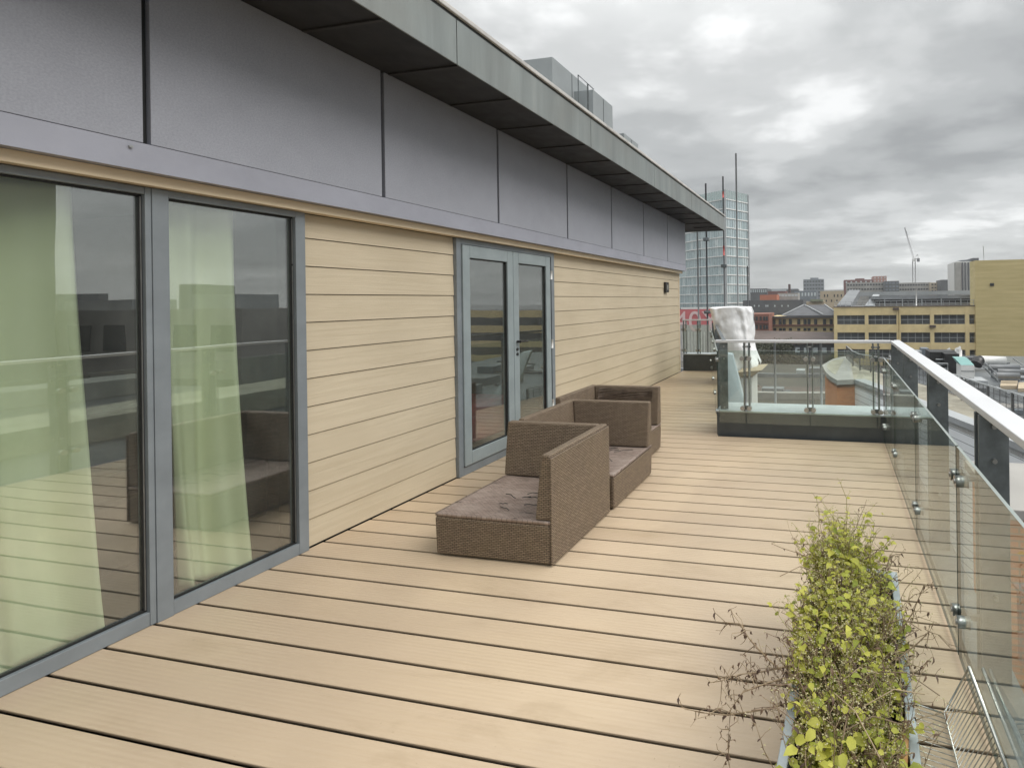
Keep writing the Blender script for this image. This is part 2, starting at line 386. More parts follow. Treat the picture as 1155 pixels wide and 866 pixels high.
mb.hexa([(XW - 0.06, 5.30, -0.16), (RX0 + 0.02, 5.30, -0.16), (RX1 + 0.02, 10.05, -0.16), (XW - 0.06, 10.05, -0.16)], [(XW - 0.06, 5.30, -0.10), (RX0 + 0.02, 5.30, -0.10), (RX1 + 0.02, 10.05, -0.10), (XW - 0.06, 10.05, -0.10)])
o = mb.build('deck_base', M['deck_gap']); o['kind'] = 'structure'

# ------------------------------------------------------------------ PENTHOUSE
ph = empty('penthouse_building', (XW, 0, 0), 0, 'rooftop flat with beige boarded wall, grey metal upper cladding and deep dark eaves', 'building')
YE = 9.86; YB = -3.0; XS = -3.285
ZC0 = -0.003
# siding: lapped boards with a tiny tilt, in three stretches
def siding(y0, y1):
    mb = MB()
    zs = [0.006] + [0.1775 + 0.1782 * i for i in range(11)]
    zs = [z for z in zs if z < 2.08] + [2.115]
    for a, b in zip(zs[:-1], zs[1:]):
        g = 0.005
        mb.hexa([(XS - 0.03, y0, a + g / 2), (XS + 0.004, y0, a + g / 2), (XS + 0.004, y1, a + g / 2), (XS - 0.03, y1, a + g / 2)],
                [(XS - 0.03, y0, b - g / 2), (XS - 0.003, y0, b - g / 2), (XS - 0.003, y1, b - g / 2), (XS - 0.03, y1, b - g / 2)])
    return mb
siding(2.427, 3.650).build('siding_panel', M['siding'], ph)
siding(5.147, YE).build('siding_panel', M['siding'], ph)
MB().box(XS - 0.20, XS - 0.032, 2.427, 3.650, -0.06, 2.2).build('backing_wall', M['gasket'], ph)
MB().box(XS - 0.20, XS - 0.032, 5.147, YE, -0.06, 2.2).build('backing_wall', M['gasket'], ph)
# end wall and corner trim
MB().box(-9.0, XS - 0.2, YE - 0.2, YE - 0.001, -0.06, 3.2).build('end_wall', M['siding'], ph)
MB().box(XS - 0.19, XS + 0.008, YE + 0.001, YE + 0.035, 0.01, 2.115).build('corner_trim', M['trim'], ph)
MB().box(XS + 0.006, XS + 0.085, YB, YE + 0.02, 2.116, 2.166).build('trim_strip', M['trim'], ph)
# cladding: lower band, recessed backing, panels
XC = -3.15; ZC = 2.168; ZS = 3.20; YCE = 9.95
MB().box(XC - 0.25, XC - 0.03, YB, YCE - 0.004, ZC + 0.02, ZS - 0.002).build('cladding_backing', M['gasket'], ph)
mb = MB(); mb.hexa([(XC - 0.10, YB, ZC), (XC + 0.006, YB, ZC), (XC + 0.006, YCE + 0.004, ZC), (XC - 0.10, YCE + 0.004, ZC)],
                   [(XC - 0.03, YB, ZC + 0.128), (XC + 0.001, YB, ZC + 0.128), (XC + 0.001, YCE + 0.004, ZC + 0.128), (XC - 0.03, YCE + 0.004, ZC + 0.128)])
mb.build('cladding_band', M['zinc_band'], ph)
js = [YB, -1.9, -0.71, 0.48, 1.673, 2.874, 4.067, 5.28, 6.452, 7.64, 8.82, YCE]
for a, b in zip(js[:-1], js[1:]):
    MB().box(XC - 0.03, XC, a + 0.013, b - 0.013 + (0.013 if b == YCE else 0), ZC + 0.131, ZS - 0.003).build('cladding_panel', M['zinc'], ph, 0.002)
MB().box(-9, XC - 0.031, YE + 0.04, YCE, ZC, ZS - 0.003).build('end_cladding', M['zinc'], ph)
MB().tube([(XC + 0.003, 1.615, 2.268), (XC + 0.012, 1.615, 2.268)], 0.007, 10).build('rivet', M['steel'], ph)
# eaves
XF = -2.545; YR = 11.15; ZF = 3.50
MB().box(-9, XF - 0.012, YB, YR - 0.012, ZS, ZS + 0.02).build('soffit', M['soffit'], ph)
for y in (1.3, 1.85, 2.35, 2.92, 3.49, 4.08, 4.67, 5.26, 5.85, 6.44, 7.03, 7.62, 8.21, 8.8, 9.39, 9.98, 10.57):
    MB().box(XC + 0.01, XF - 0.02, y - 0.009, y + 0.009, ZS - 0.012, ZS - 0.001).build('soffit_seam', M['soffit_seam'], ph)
MB().box(-9, XF - 0.013, YB, YR - 0.013, ZS + 0.021, ZF - 0.01).build('roof_slab', M['gasket'], ph)
fj = [YB, -0.5, 1.1, 2.888, 4.75, 6.60, 8.45, 10.2, YR]
for a, b in zip(fj[:-1], fj[1:]):
    MB().box(XF - 0.011, XF, a + 0.004, b - 0.004 if b != YR else b, ZS - 0.012, ZF).build('fascia', M['fascia'], ph, 0.002)
MB().box(-9, XF - 0.012, YR - 0.011, YR + 0.0, ZS - 0.012, ZF).build('end_fascia', M['fascia'], ph)
MB().box(-8.9, XF - 0.003, YB, YR - 0.003, ZF - 0.009, ZF + 0.022).build('roof_edge_seal', M['gasket'], ph)
mb = MB(); mb.box(-9.0, XF + 0.018, YB, YR + 0.018, ZF + 0.0225, ZF + 0.058)
mb.build('roof_capping', M['cap'], ph, 0.006)
# room behind the glazing
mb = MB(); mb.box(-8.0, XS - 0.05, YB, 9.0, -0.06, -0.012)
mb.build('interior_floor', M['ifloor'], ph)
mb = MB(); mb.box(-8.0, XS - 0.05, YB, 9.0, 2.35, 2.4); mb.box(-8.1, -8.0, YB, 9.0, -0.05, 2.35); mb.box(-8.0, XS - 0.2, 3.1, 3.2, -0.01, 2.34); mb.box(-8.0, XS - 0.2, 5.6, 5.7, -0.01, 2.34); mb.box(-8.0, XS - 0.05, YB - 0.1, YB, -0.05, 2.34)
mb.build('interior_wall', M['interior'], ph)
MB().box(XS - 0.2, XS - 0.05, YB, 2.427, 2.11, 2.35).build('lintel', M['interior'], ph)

# sliding window: frame, panes
def fr_box(mb, x0, x1, y0, y1, z0, z1, w, wb=None, wt=None):
    wb = wb or w; wt = wt or w
    mb.box(x0, x1, y0, y0 + w, z0, z1); mb.box(x0, x1, y1 - w, y1, z0, z1)
    mb.box(x0, x1, y0 + w + .0005, y1 - w - .0005, z0, z0 + wb); mb.box(x0, x1, y0 + w + .0005, y1 - w - .0005, z1 - wt, z1)
XG = -3.285
def window(name, y0, y1, z0, z1, wl, wr, wb, wt, mat):
    mb = MB(); z0 += 0.002
    mb.box(XW - 0.07, XW, y0, y0 + wl, z0, z1); mb.box(XW - 0.07, XW, y1 - wr, y1, z0, z1)
    mb.box(XW - 0.07, XW - 0.001, y0 + wl + .0005, y1 - wr - .0005, z0, z0 + wb); mb.box(XW - 0.07, XW - 0.001, y0 + wl + .0005, y1 - wr - .0005, z1 - wt, z1)
    f = mb.build(name, mat, ph, 0.0025)
    g = MB(); a, b, c, d = y0 + wl, y1 - wr, z0 + wb, z1 - wt
    fr_box(g, XG - 0.008, XG + 0.012, a, b, c, d, 0.010)
    g.build('gasket', M['gasket'], f)
    if wr > 0.0:
        MB().box(XG + 0.0125, XG + 0.016, b - 0.0075, b - 0.004, c + 0.01, d - 0.01).build('bead', M['steel'], f)
    MB().box(XG - 0.006, XG, a + 0.0105, b - 0.0105, c + 0.0105, d - 0.0105).build('pane', M['pane'], f)
    return f
window('window', -0.20, 1.737, 0.0, 2.112, 0.05, 0.022, 0.066, 0.035, M['frame'])
MB().box(XW - 0.07, XW + 0.004, 1.738, 1.797, 0.0, 2.112).build('mullion', M['frame'], ph, 0.0025)
window('window', 1.798, 2.425, 0.0, 2.112, 0.001, 0.054, 0.066, 0.035, M['frame'])
window('window', -2.2, -0.201, 0.0, 2.112, 0.05, 0.03, 0.066, 0.035, M['frame'])
MB().box(XS - 0.2, XW - 0.02, YB, -2.201, -0.01, 2.112).build('side_wall', M['siding'], ph)

# patio door
mb = MB()
mb.box(XW - 0.08, XW - 0.002, 3.652, 3.705, 0, 2.112); mb.box(XW - 0.08, XW - 0.002, 5.085, 5.145, 0, 2.112)
mb.box(XW - 0.08, XW - 0.002, 3.7055, 5.0845, 0, 0.075); mb.box(XW - 0.08, XW - 0.002, 3.7055, 5.0845, 2.062, 2.112)
df = mb.build('door_frame', M['frame'], ph, 0.003)
def leaf(y0, y1, label, handle):
    a, b, c, d = y0 + 0.085, y1 - 0.085, 0.195, 1.945
    mb = MB(); x0, x1 = XW - 0.055, XW + 0.012
    mb.box(x0, x1, y0, a, 0.08, 2.057); mb.box(x0, x1, b, y1, 0.08, 2.057)
    mb.box(x0, x1, a + .0005, b - .0005, 0.08, c); mb.box(x0, x1, a + .0005, b - .0005, d, 2.057)
    f = mb.build('door_leaf', M['frame_light'], ph, 0.004); f['label'] = label
    g = MB(); fr_box(g, XW - 0.03, XW - 0.004, a, b, c, d, 0.009); g.build('gasket', M['gasket'], f)
    MB().box(XW - 0.022, XW - 0.016, a + 0.0095, b - 0.0095, c + 0.0095, d - 0.0095).build('pane', M['pane'], f)
    if handle:
        yh = y0 + 0.045
        h = MB().tube([(x1, yh, 1.13), (x1 + 0.045, yh, 1.13)], 0.014, 10); h.tube([(x1 + 0.045, yh - 0.012, 1.13), (x1 + 0.048, yh + 0.11, 1.125)], 0.009, 8)
        h.build('door_handle', M['black'], f)
        h = MB()
        for z in (1.0, 1.05): h.tube([(x1, yh, z), (x1 + 0.007, yh, z)], 0.016, 12)
        h.build('lock_cylinder', M['black'], f)
    return f
leaf(3.708, 4.386, 'left leaf of the patio door', False)
leaf(4.390, 5.045, 'right leaf of the patio door with black lever handle', True)
MB().box(XW - 0.06, XW - 0.012, 5.046, 5.084, 0.08, 2.06).build('door_gap_seal', M['gasket'], ph)
for z in (0.35, 1.05, 1.85):
    MB().tube([(XW + 0.012, 5.062, z - 0.05), (XW + 0.012, 5.062, z + 0.05)], 0.012, 10).build('hinge', M['white'], ph)

# wall light by the far corner
wl = empty('wall_light', (XS, 9.02, 1.80), 0, 'small dark square wall light high on the beige boards near the far corner', 'wall light')
MB().box(XS + 0.004, XS + 0.05, 8.93, 9.11, 1.70, 1.90).build('housing', M['black'], wl, 0.004)
MB().box(XS + 0.0505, XS + 0.054, 8.99, 9.07, 1.75, 1.85).build('lens', M['steel'], wl)

# curtains
def curtain(y0a, y1a, y0b, y1b, z0, z1, X, folds, label, mat, puddle=0.04, amp=0.036):
    def fn(u, v):
        ya = y0a + (y1a - y0a) * u; yb = y0b + (y1b - y0b) * u
        t = v; y = yb + (ya - yb) * (t ** 0.7)
        w = amp * (1 + 0.8 * (1 - t)) * (math.sin(u * folds * 2 * math.pi + 0.8 * math.sin(3 * t + u * 5)) + 0.35 * math.sin(u * folds * 4.3 * math.pi + 2 * t))
        zz = z0 + (z1 - z0) * v + (puddle * math.sin(u * 5.1 + 1) * (1 - t) ** 3)
        return Vector((X + w + 0.05 * (1 - t) ** 4, y, zz))
    mb = MB().grid(fn, 90, 50)
    o = mb.build('curtain', mat, None, 0, (X, (y0a + y1a) / 2, z0), 0.003)
    return tag(o, label, 'curtain', 'curtains behind the windows')
curtain(0.60, 1.565, 0.55, 1.605, 0.03, 2.10, -3.44, 3.3, 'wide pale green curtain behind the nearer window pane, its hem spreading to the right', M['curtain'])
curtain(1.86, 2.18, 1.88, 2.175, 0.04, 2.10, -3.42, 1.5, 'narrow pale green curtain behind the second window pane', M['curtain'], 0.03, 0.026)
tag(MB().grid(lambda u, v: Vector((-3.50 + 0.008 * math.sin(u * 9), 2.445 + 0.035 * u + 0.015 * (1 - v) * (1 - u), 0.45 + 1.55 * v)), 6, 20).build('curtain', M['refl_strip'], None, 0, (-3.5, 2.46, 0.4), 0.003),  # white strip added to imitate a pale upright reflection in the pane
    'thin white strip standing in for a pale reflection at the right end of the second window pane', 'curtain', 'curtains behind the windows')
# furniture seen dimly inside
def sofa_in(x, y, w, d, lab, mat):
    t = empty('sofa', (x, y, 0), 0, lab, 'sofa')
    MB().box(x - d, x, y, y + w, 0.0, 0.42).build('seat', mat, t, 0.03); MB().box(x - d, x - d + 0.2, y, y + w, 0.425, 0.85).build('backrest', mat, t, 0.04)
    MB().box(x - d + 0.205, x, y, y + 0.15, 0.425, 0.62).build('armrest', mat, t, 0.03)
sofa_in(-3.9, 3.9, 1.3, 0.9, 'burgundy sofa standing indoors behind the patio door', M['burgundy'])
sofa_in(-4.1, 1.5, 1.3, 0.8, 'black armchair in the dark room behind the second window pane', M['darkwood'])

# rooftop plant boxes
def rbox(px0, px1, pyt, X, dep, z0, lab, mat):
    a = atX(px0, pyt[0], X); b = atX(px1, pyt[1], X); zt = (a.z + b.z) / 2
    t = empty('plant_box', (X, a.y, z0), 0, lab, 'plant enclosure', 'grey plant boxes on the roof')
    MB().box(X - dep, X, a.y, b.y, z0, zt).build('casing', mat, t, 0.008)
    n = max(2, int((b.y - a.y) / 0.45)); mb = MB()
    for i in range(1, n):
        y = a.y + (b.y - a.y) * i / n; mb.box(X + 0.0005, X + 0.004, y - 0.006, y + 0.006, z0 + 0.02, zt - 0.02)
    mb.build('seam', M['kerb'], t); return t, a, b, zt
M['boxgrey'] = mottled('box_grey', (0.27, 0.295, 0.305), 0.08, 1.5, 0.5, 0.0)
ZR = ZF + 0.059
t, a, b, zt = rbox(623, 664, (61, 102), -4.3, 2.6, ZR, 'largest grey plant box on the roof with a small camera on top', M['boxgrey'])
MB().tube([(-4.5, b.y - 0.25, zt), (-4.5, b.y - 0.25, zt + 0.07)], 0.012).tube([(-4.5, b.y - 0.36, zt + 0.09), (-4.5, b.y - 0.18, zt + 0.07)], 0.03).build('camera', M['steel'], t)
t2, a2, b2, zt2 = rbox(669, 691, (101, 120), -3.95, 0.5, ZR, 'middle grey plant box on the roof, lower and in front of the largest one', M['boxgrey'])
tag(MB().tube([(-3.94, a2.y - .5, ZR), (-3.94, a2.y - .5, zt2 + .01), (-3.94, a2.y - 0.003, zt2 - .0)], 0.009, 6).tube([(-3.94, a2.y - .2, ZR), (-3.94, a2.y - .2, zt2 + .0)], 0.014, 6).build('safety_rail', M['galv'], None, 0, (-3.9, a2.y, ZR)),
    'thin bent pipe rail beside the middle plant box on the roof', 'rail')
rbox(704, 720, (150, 163), -3.9, 0.5, ZR, 'small low grey plant box on the roof nearest the far eaves', M['boxgrey'])
p = [atX(x, y, -3.7) for x, y in ((545, 38), (587, 63))]
mb = MB(); y0, y1 = p[0].y, p[1].y
mb.hexa([(-4.4, y0, ZR), (-3.7, y0, ZR), (-3.7, y1, ZR), (-4.4, y1, ZR)], [(-4.4, y0 + .02, p[0].z + 0.05), (-3.8, y0 + .02, p[0].z), (-3.8, y1, p[1].z - 0.05), (-4.4, y1, p[1].z)])
tag(mb.build('roof_light', M['cap'], None, 0.01, (-4, y0, ZR)), 'pale sloping rooflight upstand on the roof left of the largest plant box', 'rooflight')

# ------------------------------------------------------------------ BALUSTRADES
def pane_between(mb_, p0, p1, z0, z1, th=0.012):
    p0, p1 = Vector(p0), Vector(p1); d = (p1 - p0).normalized(); n = Vector((-d.y, d.x, 0)) * th / 2
    mb = MB(); a, b = p0, p1
    vs = [Vector((q.x, q.y, z)) for z in (z0, z1) for q in (a - n, b - n, b + n, a + n)]
    mb.add(vs, [(0, 1, 5, 4), (2, 3, 7, 6)], 0); mb.add(vs, [(0, 3, 2, 1), (1, 2, 6, 5), (3, 0, 4, 7)], 1); mb.add(vs, [(4, 5, 6, 7)], 2)
    return mb
def balustrade(name, p0, p1, joints, side, label, zg=(0.02, 0.905), post_z0=-0.25, clamps=(0.19, 0.77), post_off=0.07, post_len=0.12, ztop=1.06, endclamp=True, rail_w=0.10, posts=None, rail_ext=(0, 0), plates=2, rmat='handrail'):
    """joints: distances along p0->p1 where panes meet; side: +1 posts to the right of travel"""
    p0 = Vector(p0); p1 = Vector(p1); L = (p1 - p0).length; d = (p1 - p0) / L; n = Vector((d.y, -d.x, 0)) * side
    t = empty(name, (p0.x, p0.y, 0), 0, label, 'balustrade')
    ds = joints
    for a, b in zip(ds[:-1], ds[1:]):
        A = p0 + d * (a + 0.006); B = p0 + d * (b - 0.006)
        pane_between(None, A, B, zg[0], zg[1]).build('glass_pane', [M['balglass'], M['gedge'], M['gtop']], t)
    for s in (posts if posts is not None else ds):
        c = p0 + d * s
        mb = MB()
        for off in ((-0.028, 0.028) if plates == 2 else (0,)):
            q0 = c + n * post_off + d * off; q1 = c + n * (post_off + post_len) + d * off
            w = d * 0.006
            mb.hexa(*[[Vector((v.x, v.y, z)) for v in (q0 - w, q1 - w, q1 + w, q0 + w)] for z in (post_z0, ztop)]) if side < 0 else \
                mb.hexa(*[[Vector((v.x, v.y, z)) for v in (q0 + w, q1 + w, q1 - w, q0 - w)][::-1] for z in (post_z0, ztop)])
        po = mb.build('post', M['galv'], t, 0.0015)
        for z in (0.86, 1.0, 0.3):
            cc = c + n * (post_off + post_len * 0.5)
            MB().tube([cc - d * 0.046 + Vector((0, 0, z)), cc + d * 0.046 + Vector((0, 0, z))], 0.010, 10).build('bolt', M['steel'], po)
        for z in clamps:
            for o_ in (-0.04, 0.04):
                cc = c + d * o_ + Vector((0, 0, z))
                if not (0 < s + o_ < L) : continue
                cm = MB().tube([cc - n * 0.022, cc + n * 0.022], 0.024, 16)
                cm.tube([cc - n * 0.027, cc - n * 0.022], 0.010, 10, 0)
                cm.build('clamp', M['steel'], t)
            mbb = MB(); cc = c + Vector((0, 0, z))
            mbb.bar(cc + n * 0.026 - d * 0.055, cc + n * 0.026 + d * 0.055, 0.008, 0.045)
            mbb.bar(cc + n * 0.03, cc + n * (post_off + 0.02), 0.02, 0.02)
            mbb.build('bracket', M['galv'], t)
    rc = post_off + post_len * 0.5
    mb = MB(); A = p0 - d * rail_ext[0] + n * rc + Vector((0, 0, ztop + 0.016)); B = p1 + d * rail_ext[1] + n * rc + Vector((0, 0, ztop + 0.016))
    mb.bar(A, B, rail_w, 0.03); mb.build('handrail', M[rmat], t, 0.004)
    return t
YK = 5.27
balustrade('glass_balustrade', (0.5, -3.1, 0), (0.5, YK, 0), [0.02, 1.0, 2.04, 3.11, 4.18, 5.25, 6.31, 7.42, 8.36], +1,
           'long glass balustrade with white flat handrail along the right side of the deck', posts=[1.0, 2.04, 3.11, 4.18, 5.25, 6.31, 7.42, 8.28], rail_w=0.105, rail_ext=(0, 0.13), post_off=0.075, post_len=0.115, ztop=1.045)
balustrade('glass_balustrade', (0.49, YK, 0), (-1.315, YK, 0), [0.02, 0.06, 0.765, 1.475, 1.79], +1,
           'short glass balustrade across the deck on the dark kerb, with three double posts', posts=[0.06, 0.765, 1.475], zg=(0.15, 0.965), post_z0=0.283, clamps=(0.32, 0.875), post_off=0.035, post_len=0.09, ztop=1.045, rail_w=0.075, rail_ext=(0.14, 0.03))
A0 = Vector((RX0, YK + 0.05, 0)); A1 = Vector((RX1 + 0.04, RY1 - 0.1, 0)); L = (A1 - A0).length
balustrade('glass_balustrade', A0, A1, [0.02, L * .25, L * .5, L * .75, L - 0.02], +1,
           'glass balustrade seen edge on along the far narrow part of the deck', posts=[0.06, L * .25, L * .5, L * .75, L - 0.06], zg=(-0.05, 0.95), clamps=(0.25, 0.85), post_off=0.03, post_len=0.09, ztop=1.05, rail_w=0.05, rmat='galv')
balustrade('glass_balustrade', (-2.62, 10.05, 0), (-3.30, 10.05, 0), [0.02, 0.30, 0.66], +1,
           'short far glass balustrade closing the end of the deck beside the wall corner', posts=[0.30, 0.62], zg=(0.40, 1.0), post_z0=0.372, clamps=(0.45, 0.9), post_off=0.035, post_len=0.06, ztop=1.09, rail_w=0.06, rail_ext=(0.03, 0))
# kerbs
kb = empty('kerb_upstand', (-0.4, 5.3, 0), 0, 'dark grey metal upstand with pale top under the short glass balustrade', 'upstand')
MB().box(-1.33, 0.75, 5.30, 5.72, -0.3, 0.262).build('upstand_face', M['kerb'], kb)
MB().box(-1.345, 0.76, 5.292, 5.74, 0.2625, 0.28).build('capping', M['kerb_top'], kb, 0.003)
kb = empty('kerb_upstand', (-2.9, 10.1, 0), 0, 'small dark upstand across the far end of the deck', 'upstand')
MB().box(-3.27, -2.56, 10.06, 10.35, -0.3, 0.352).build('upstand_face', M['kerb'], kb)
MB().box(-3.28, -2.55, 10.05, 10.37, 0.3525, 0.37).build('capping', M['kerb_top'], kb, 0.003)
# building below the deck
bb = empty('lower_building', (0, 0, GZ), 0, 'grey storey of the building below the terrace edge', 'building')
mb = MB().prism([(-9, -3.2), (0.71, -3.2), (0.71, 5.6), (-0.9, 5.95), (-2.3, 10.5), (-9, 10.5)], GZ, -0.30); mb.build('wall', M['zinc'], bb)
mb = MB().prism([(0.56, -3.2), (0.72, -3.2), (0.72, 5.28), (0.56, 5.28)], -0.295, -0.05); mb.build('ledge', M['galv'], bb)

# ------------------------------------------------------------------ SOFAS
def module(x0, y0, w, d, panel_right, panel_left, panel_back, hs, hb, label, worn=False, skew=0.0):
    t = empty('wicker_sofa_module', (x0, y0, 0), skew, label, 'outdoor sofa', 'wicker sofa modules in front of the patio door')
    R = MW[t.name]
    def T(mb):
        mb.v = [R @ v for v in mb.v]; return mb
    th, tb = 0.055, 0.10
    # local coordinates: x 0..w, y 0..d
    f0 = 0.005
    T(MB().hexa([(f0, f0, 0.012), (w - f0, f0, 0.012), (w - f0, d - f0, 0.012), (f0, d - f0, 0.012)], [(0, 0, hs - 0.022), (w, 0, hs - 0.022), (w, d, hs - 0.022), (0, d, hs - 0.022)])).build('base', M['wicker'], t, 0.012)
    def sf(u, v):
        x = 0.003 + (w - 0.006) * u; y = 0.003 + (d - 0.006) * v
        sag = -0.012 * math.sin(math.pi * u) * math.sin(math.pi * v) + 0.003 * mnoise.noise(Vector((x * 9 + x0 * 5, y * 9, 0)))
        edge = min(u, v, 1 - u, 1 - v)
        return Vector((x, y, hs + (sag if edge > 0.01 else 0)))
    T(MB().grid(sf, 30, 30)).build('seat', M['wseat'], t, 0, None, 0.019)
    zb = 0.012
    if panel_right:
        T(MB().hexa([(w - tb, 0.004, hs + .004), (w + .003, 0.004, hs + .004), (w + .003, d, hs + .004), (w - tb, d, hs + .004)], [(w - th, 0.004, hb), (w + .003, 0.004, hb), (w + .003, d, hb), (w - th, d, hb)])).build('armrest', M['wicker'], t, 0.012)
        T(MB().box(w + 0.0005, w + 0.014, 0, d, 0.012, hb - 0.018)).build('side_panel', M['wicker'], t, 0.004)
    if panel_left:
        T(MB().hexa([(0, 0.004, hs + .004), (tb, 0.004, hs + .004), (tb, d, hs + .004), (0, d, hs + .004)], [(0, 0.004, hb), (th, 0.004, hb), (th, d, hb), (0, d, hb)])).build('armrest', M['wicker'], t, 0.012)
    if panel_back:
        a = 0.0 if not panel_left else tb + 0.001; b = w if not panel_right else w - tb - 0.001
        a2 = 0.0 if not panel_left else th + 0.001; b2 = w if not panel_right else w - th - 0.001
        o = T(MB().hexa([(a, d - tb, hs + .004), (b, d - tb, hs + .004), (b, d, hs + .004), (a, d, hs + .004)], [(a2, d - th, hb), (b2, d - th, hb), (b2, d, hb), (a2, d, hb)])).build('backrest', M['wicker'], t, 0.012)
        if worn:
            mb = MB()
            for i in range(9):
                z = hb - 0.03 - i * 0.013; 
                pts = [(a2 + 0.06 + (b2 - a2 - 0.12) * k / 8, d - th - 0.012 - 0.006 * random.random() - 0.0035 * i, z + 0.006 * math.sin(k * 1.3 + i) - 0.008 * math.sin(math.pi * k / 8)) for k in range(9)]
                mb.tube(pts, 0.0042, 5)
            T(mb).build('loose_strand', mottled('frayed_strand', (0.13, 0.095, 0.07), 0.3, 20, 0.6), t)
    # loose torn strands on the seat
    mb = MB()
    for i in range(7 if panel_right else 14):
        x = w * random.uniform(.25, .7); y = d * random.uniform(.15, .75); a_ = random.uniform(-0.5, 0.5); l_ = random.uniform(.05, .16)
        pts = [(x + l_ * k / 4 * math.cos(a_), y + l_ * k / 4 * math.sin(a_) * (1 if panel_right else 2), hs + 0.003 + 0.012 * math.sin(k / 4 * math.pi) * random.random()) for k in range(5)]
        mb.tube(pts, 0.0026, 5)
    T(mb).build('torn_strand', M['gasket'], t)
    return t
module(-2.405, 2.50, 0.775, 0.725, True, False, True, 0.262, 0.648, 'nearest brown wicker corner module, its tall arm along the right side')
module(-2.385, 3.262, 0.785, 0.745, False, True, True, 0.262, 0.648, 'middle brown wicker corner module with torn seat, its arm towards the wall')
module(-2.56, 4.03, 0.775, 0.70, False, True, True, 0.262, 0.648, 'farthest brown wicker corner module with frayed backrest', True)

# ------------------------------------------------------------------ CITY
def block(name, label, cat, x0, x1, y0, y1, z0, z1, wall, rows=0, cols=0, wmat=None, group=None, ww=0.6, wh=0.5, zt=None, zb=None, roof=None, roofh=0.4, side=False):
    t = empty(name, ((x0 + x1) / 2, (y0 + y1) / 2, z0), 0, label, cat, group)
    MB().box(x0, x1, y0, y1, z0, z1).build('wall', wall, t)
    if roof: MB().box(x0 - 0.2, x1 + 0.2, y0 - 0.2, y1 + 0.2, z1 + 0.01, z1 + roofh).build('roof', roof, t)
    if rows:
        zt = z1 - 0.8 if zt is None else zt; zb = z0 if zb is None else zb
        rh = (zt - zb) / rows; cw = (x1 - x0) / cols
        for r in range(rows):
            for c in range(cols):
                xa = x0 + cw * (c + 0.5 - ww / 2); xb = xa + cw * ww; za = zb + rh * (r + 0.5 - wh / 2); zb_ = za + rh * wh
                MB().box(xa, xb, y0 - 0.08, y0 - 0.003, za, zb_).build('window', wmat, t)
    return t
q = N('yellow_panel')
f = q.noise(0.6, 6, 0.6, q.co(scale=(0.3, 1, 3))); col = q.ramp(f, [(0.3, (0.50, 0.41, 0.19)), (0.7, (0.62, 0.515, 0.26))])
spz = q.n('ShaderNodeSeparateXYZ'); q.link(q.tc.outputs['Object'], spz.inputs[0])
ln = q.math('LESS_THAN', q.math('FRACT', q.math('MULTIPLY', spz.outputs[2], 1.6)), 0.06)
col = q.mix(q.math('MULTIPLY', ln, 0.25), col, (0.2, 0.15, 0.07))
M['yellow'] = q.fin(col, 0.75)
M['yellow2'] = mottled('yellow_render', (0.70, 0.57, 0.31), 0.14, 0.5, 0.75)
M['cream'] = mottled('cream_stone', (0.68, 0.55, 0.29), 0.12, 1, 0.8)
M['dwin'] = mottled('dark_window', (0.03, 0.035, 0.04), 0.3, 1, 0.15, 0.0)
M['wwin'] = mottled('pale_window', (0.55, 0.6, 0.62), 0.1, 1, 0.2)
M['gmetal'] = mottled('grey_roof_metal', (0.19, 0.20, 0.21), 0.2, 0.4, 0.5)
M['lmetal'] = mottled('light_roof_metal', (0.36, 0.38, 0.39), 0.15, 0.4, 0.5)
M['brick'] = mottled('red_brick', (0.23, 0.095, 0.065), 0.2, 1.2, 0.85)
M['brick2'] = mottled('dark_red_brick', (0.16, 0.055, 0.045), 0.2, 1.2, 0.85)
M['slate'] = mottled('slate_roof', (0.075, 0.078, 0.085), 0.25, 0.5, 0.55)
M['brownroof'] = mottled('brown_roof', (0.10, 0.075, 0.065), 0.25, 0.2, 0.7)
M['concrete'] = mottled('concrete', (0.33, 0.32, 0.30), 0.15, 0.5, 0.8)
M['beige'] = mottled('beige_stone', (0.46, 0.38, 0.27), 0.1, 0.5, 0.8)
M['orange'] = mottled('orange_roof', (0.42, 0.13, 0.06), 0.1, 0.5, 0.8)
M['pink'] = mottled('pink_brick', (0.38, 0.20, 0.16), 0.1, 0.5, 0.8)
M['dgrey'] = mottled('dark_grey_clad', (0.095, 0.10, 0.108), 0.2, 0.5, 0.6)
M['bgrey'] = mottled('blue_grey_clad', (0.16, 0.185, 0.21), 0.2, 0.5, 0.5)

# multi storey car park
Yc = 80.0
def zc_(py): return atY(1000, py, Yc).z
def xc_(px): return atY(px, 360, Yc).x
cp = empty('car_park', (8, Yc, GZ), 0, 'long yellow multi storey car park with open bays and a tall blank block', 'car park')
x0, x1 = xc_(940.5), xc_(1100.5)
bands = [(346, 355.4), (366, 375), (386.5, 394), (405, 413), (424, 432), (442, 452), (461, 530)]
bays = [(944.2, 975.5), (979.4, 1011.3), (1015.9, 1049.2), (1053.5, 1088.7), (1093.2, 1100.5)]
XL = 88.0
for a_, b_ in bands: MB().box(x0, x1, Yc, Yc + 0.5, zc_(b_), zc_(a_)).build('parapet', M['yellow2'], cp)
edges = [940.5] + [v for p_ in bays for v in p_]
for i in range(0, len(edges) - 1, 2):
    MB().box(xc_(edges[i]), xc_(edges[i + 1]), Yc - 0.04, Yc + 0.55, GZ, zc_(346.2)).build('pier', M['yellow2'], cp)
MB().box(x0 + .1, 90, Yc + 4.0, Yc + 38, GZ, zc_(349)).build('core', M['dgrey'], cp)
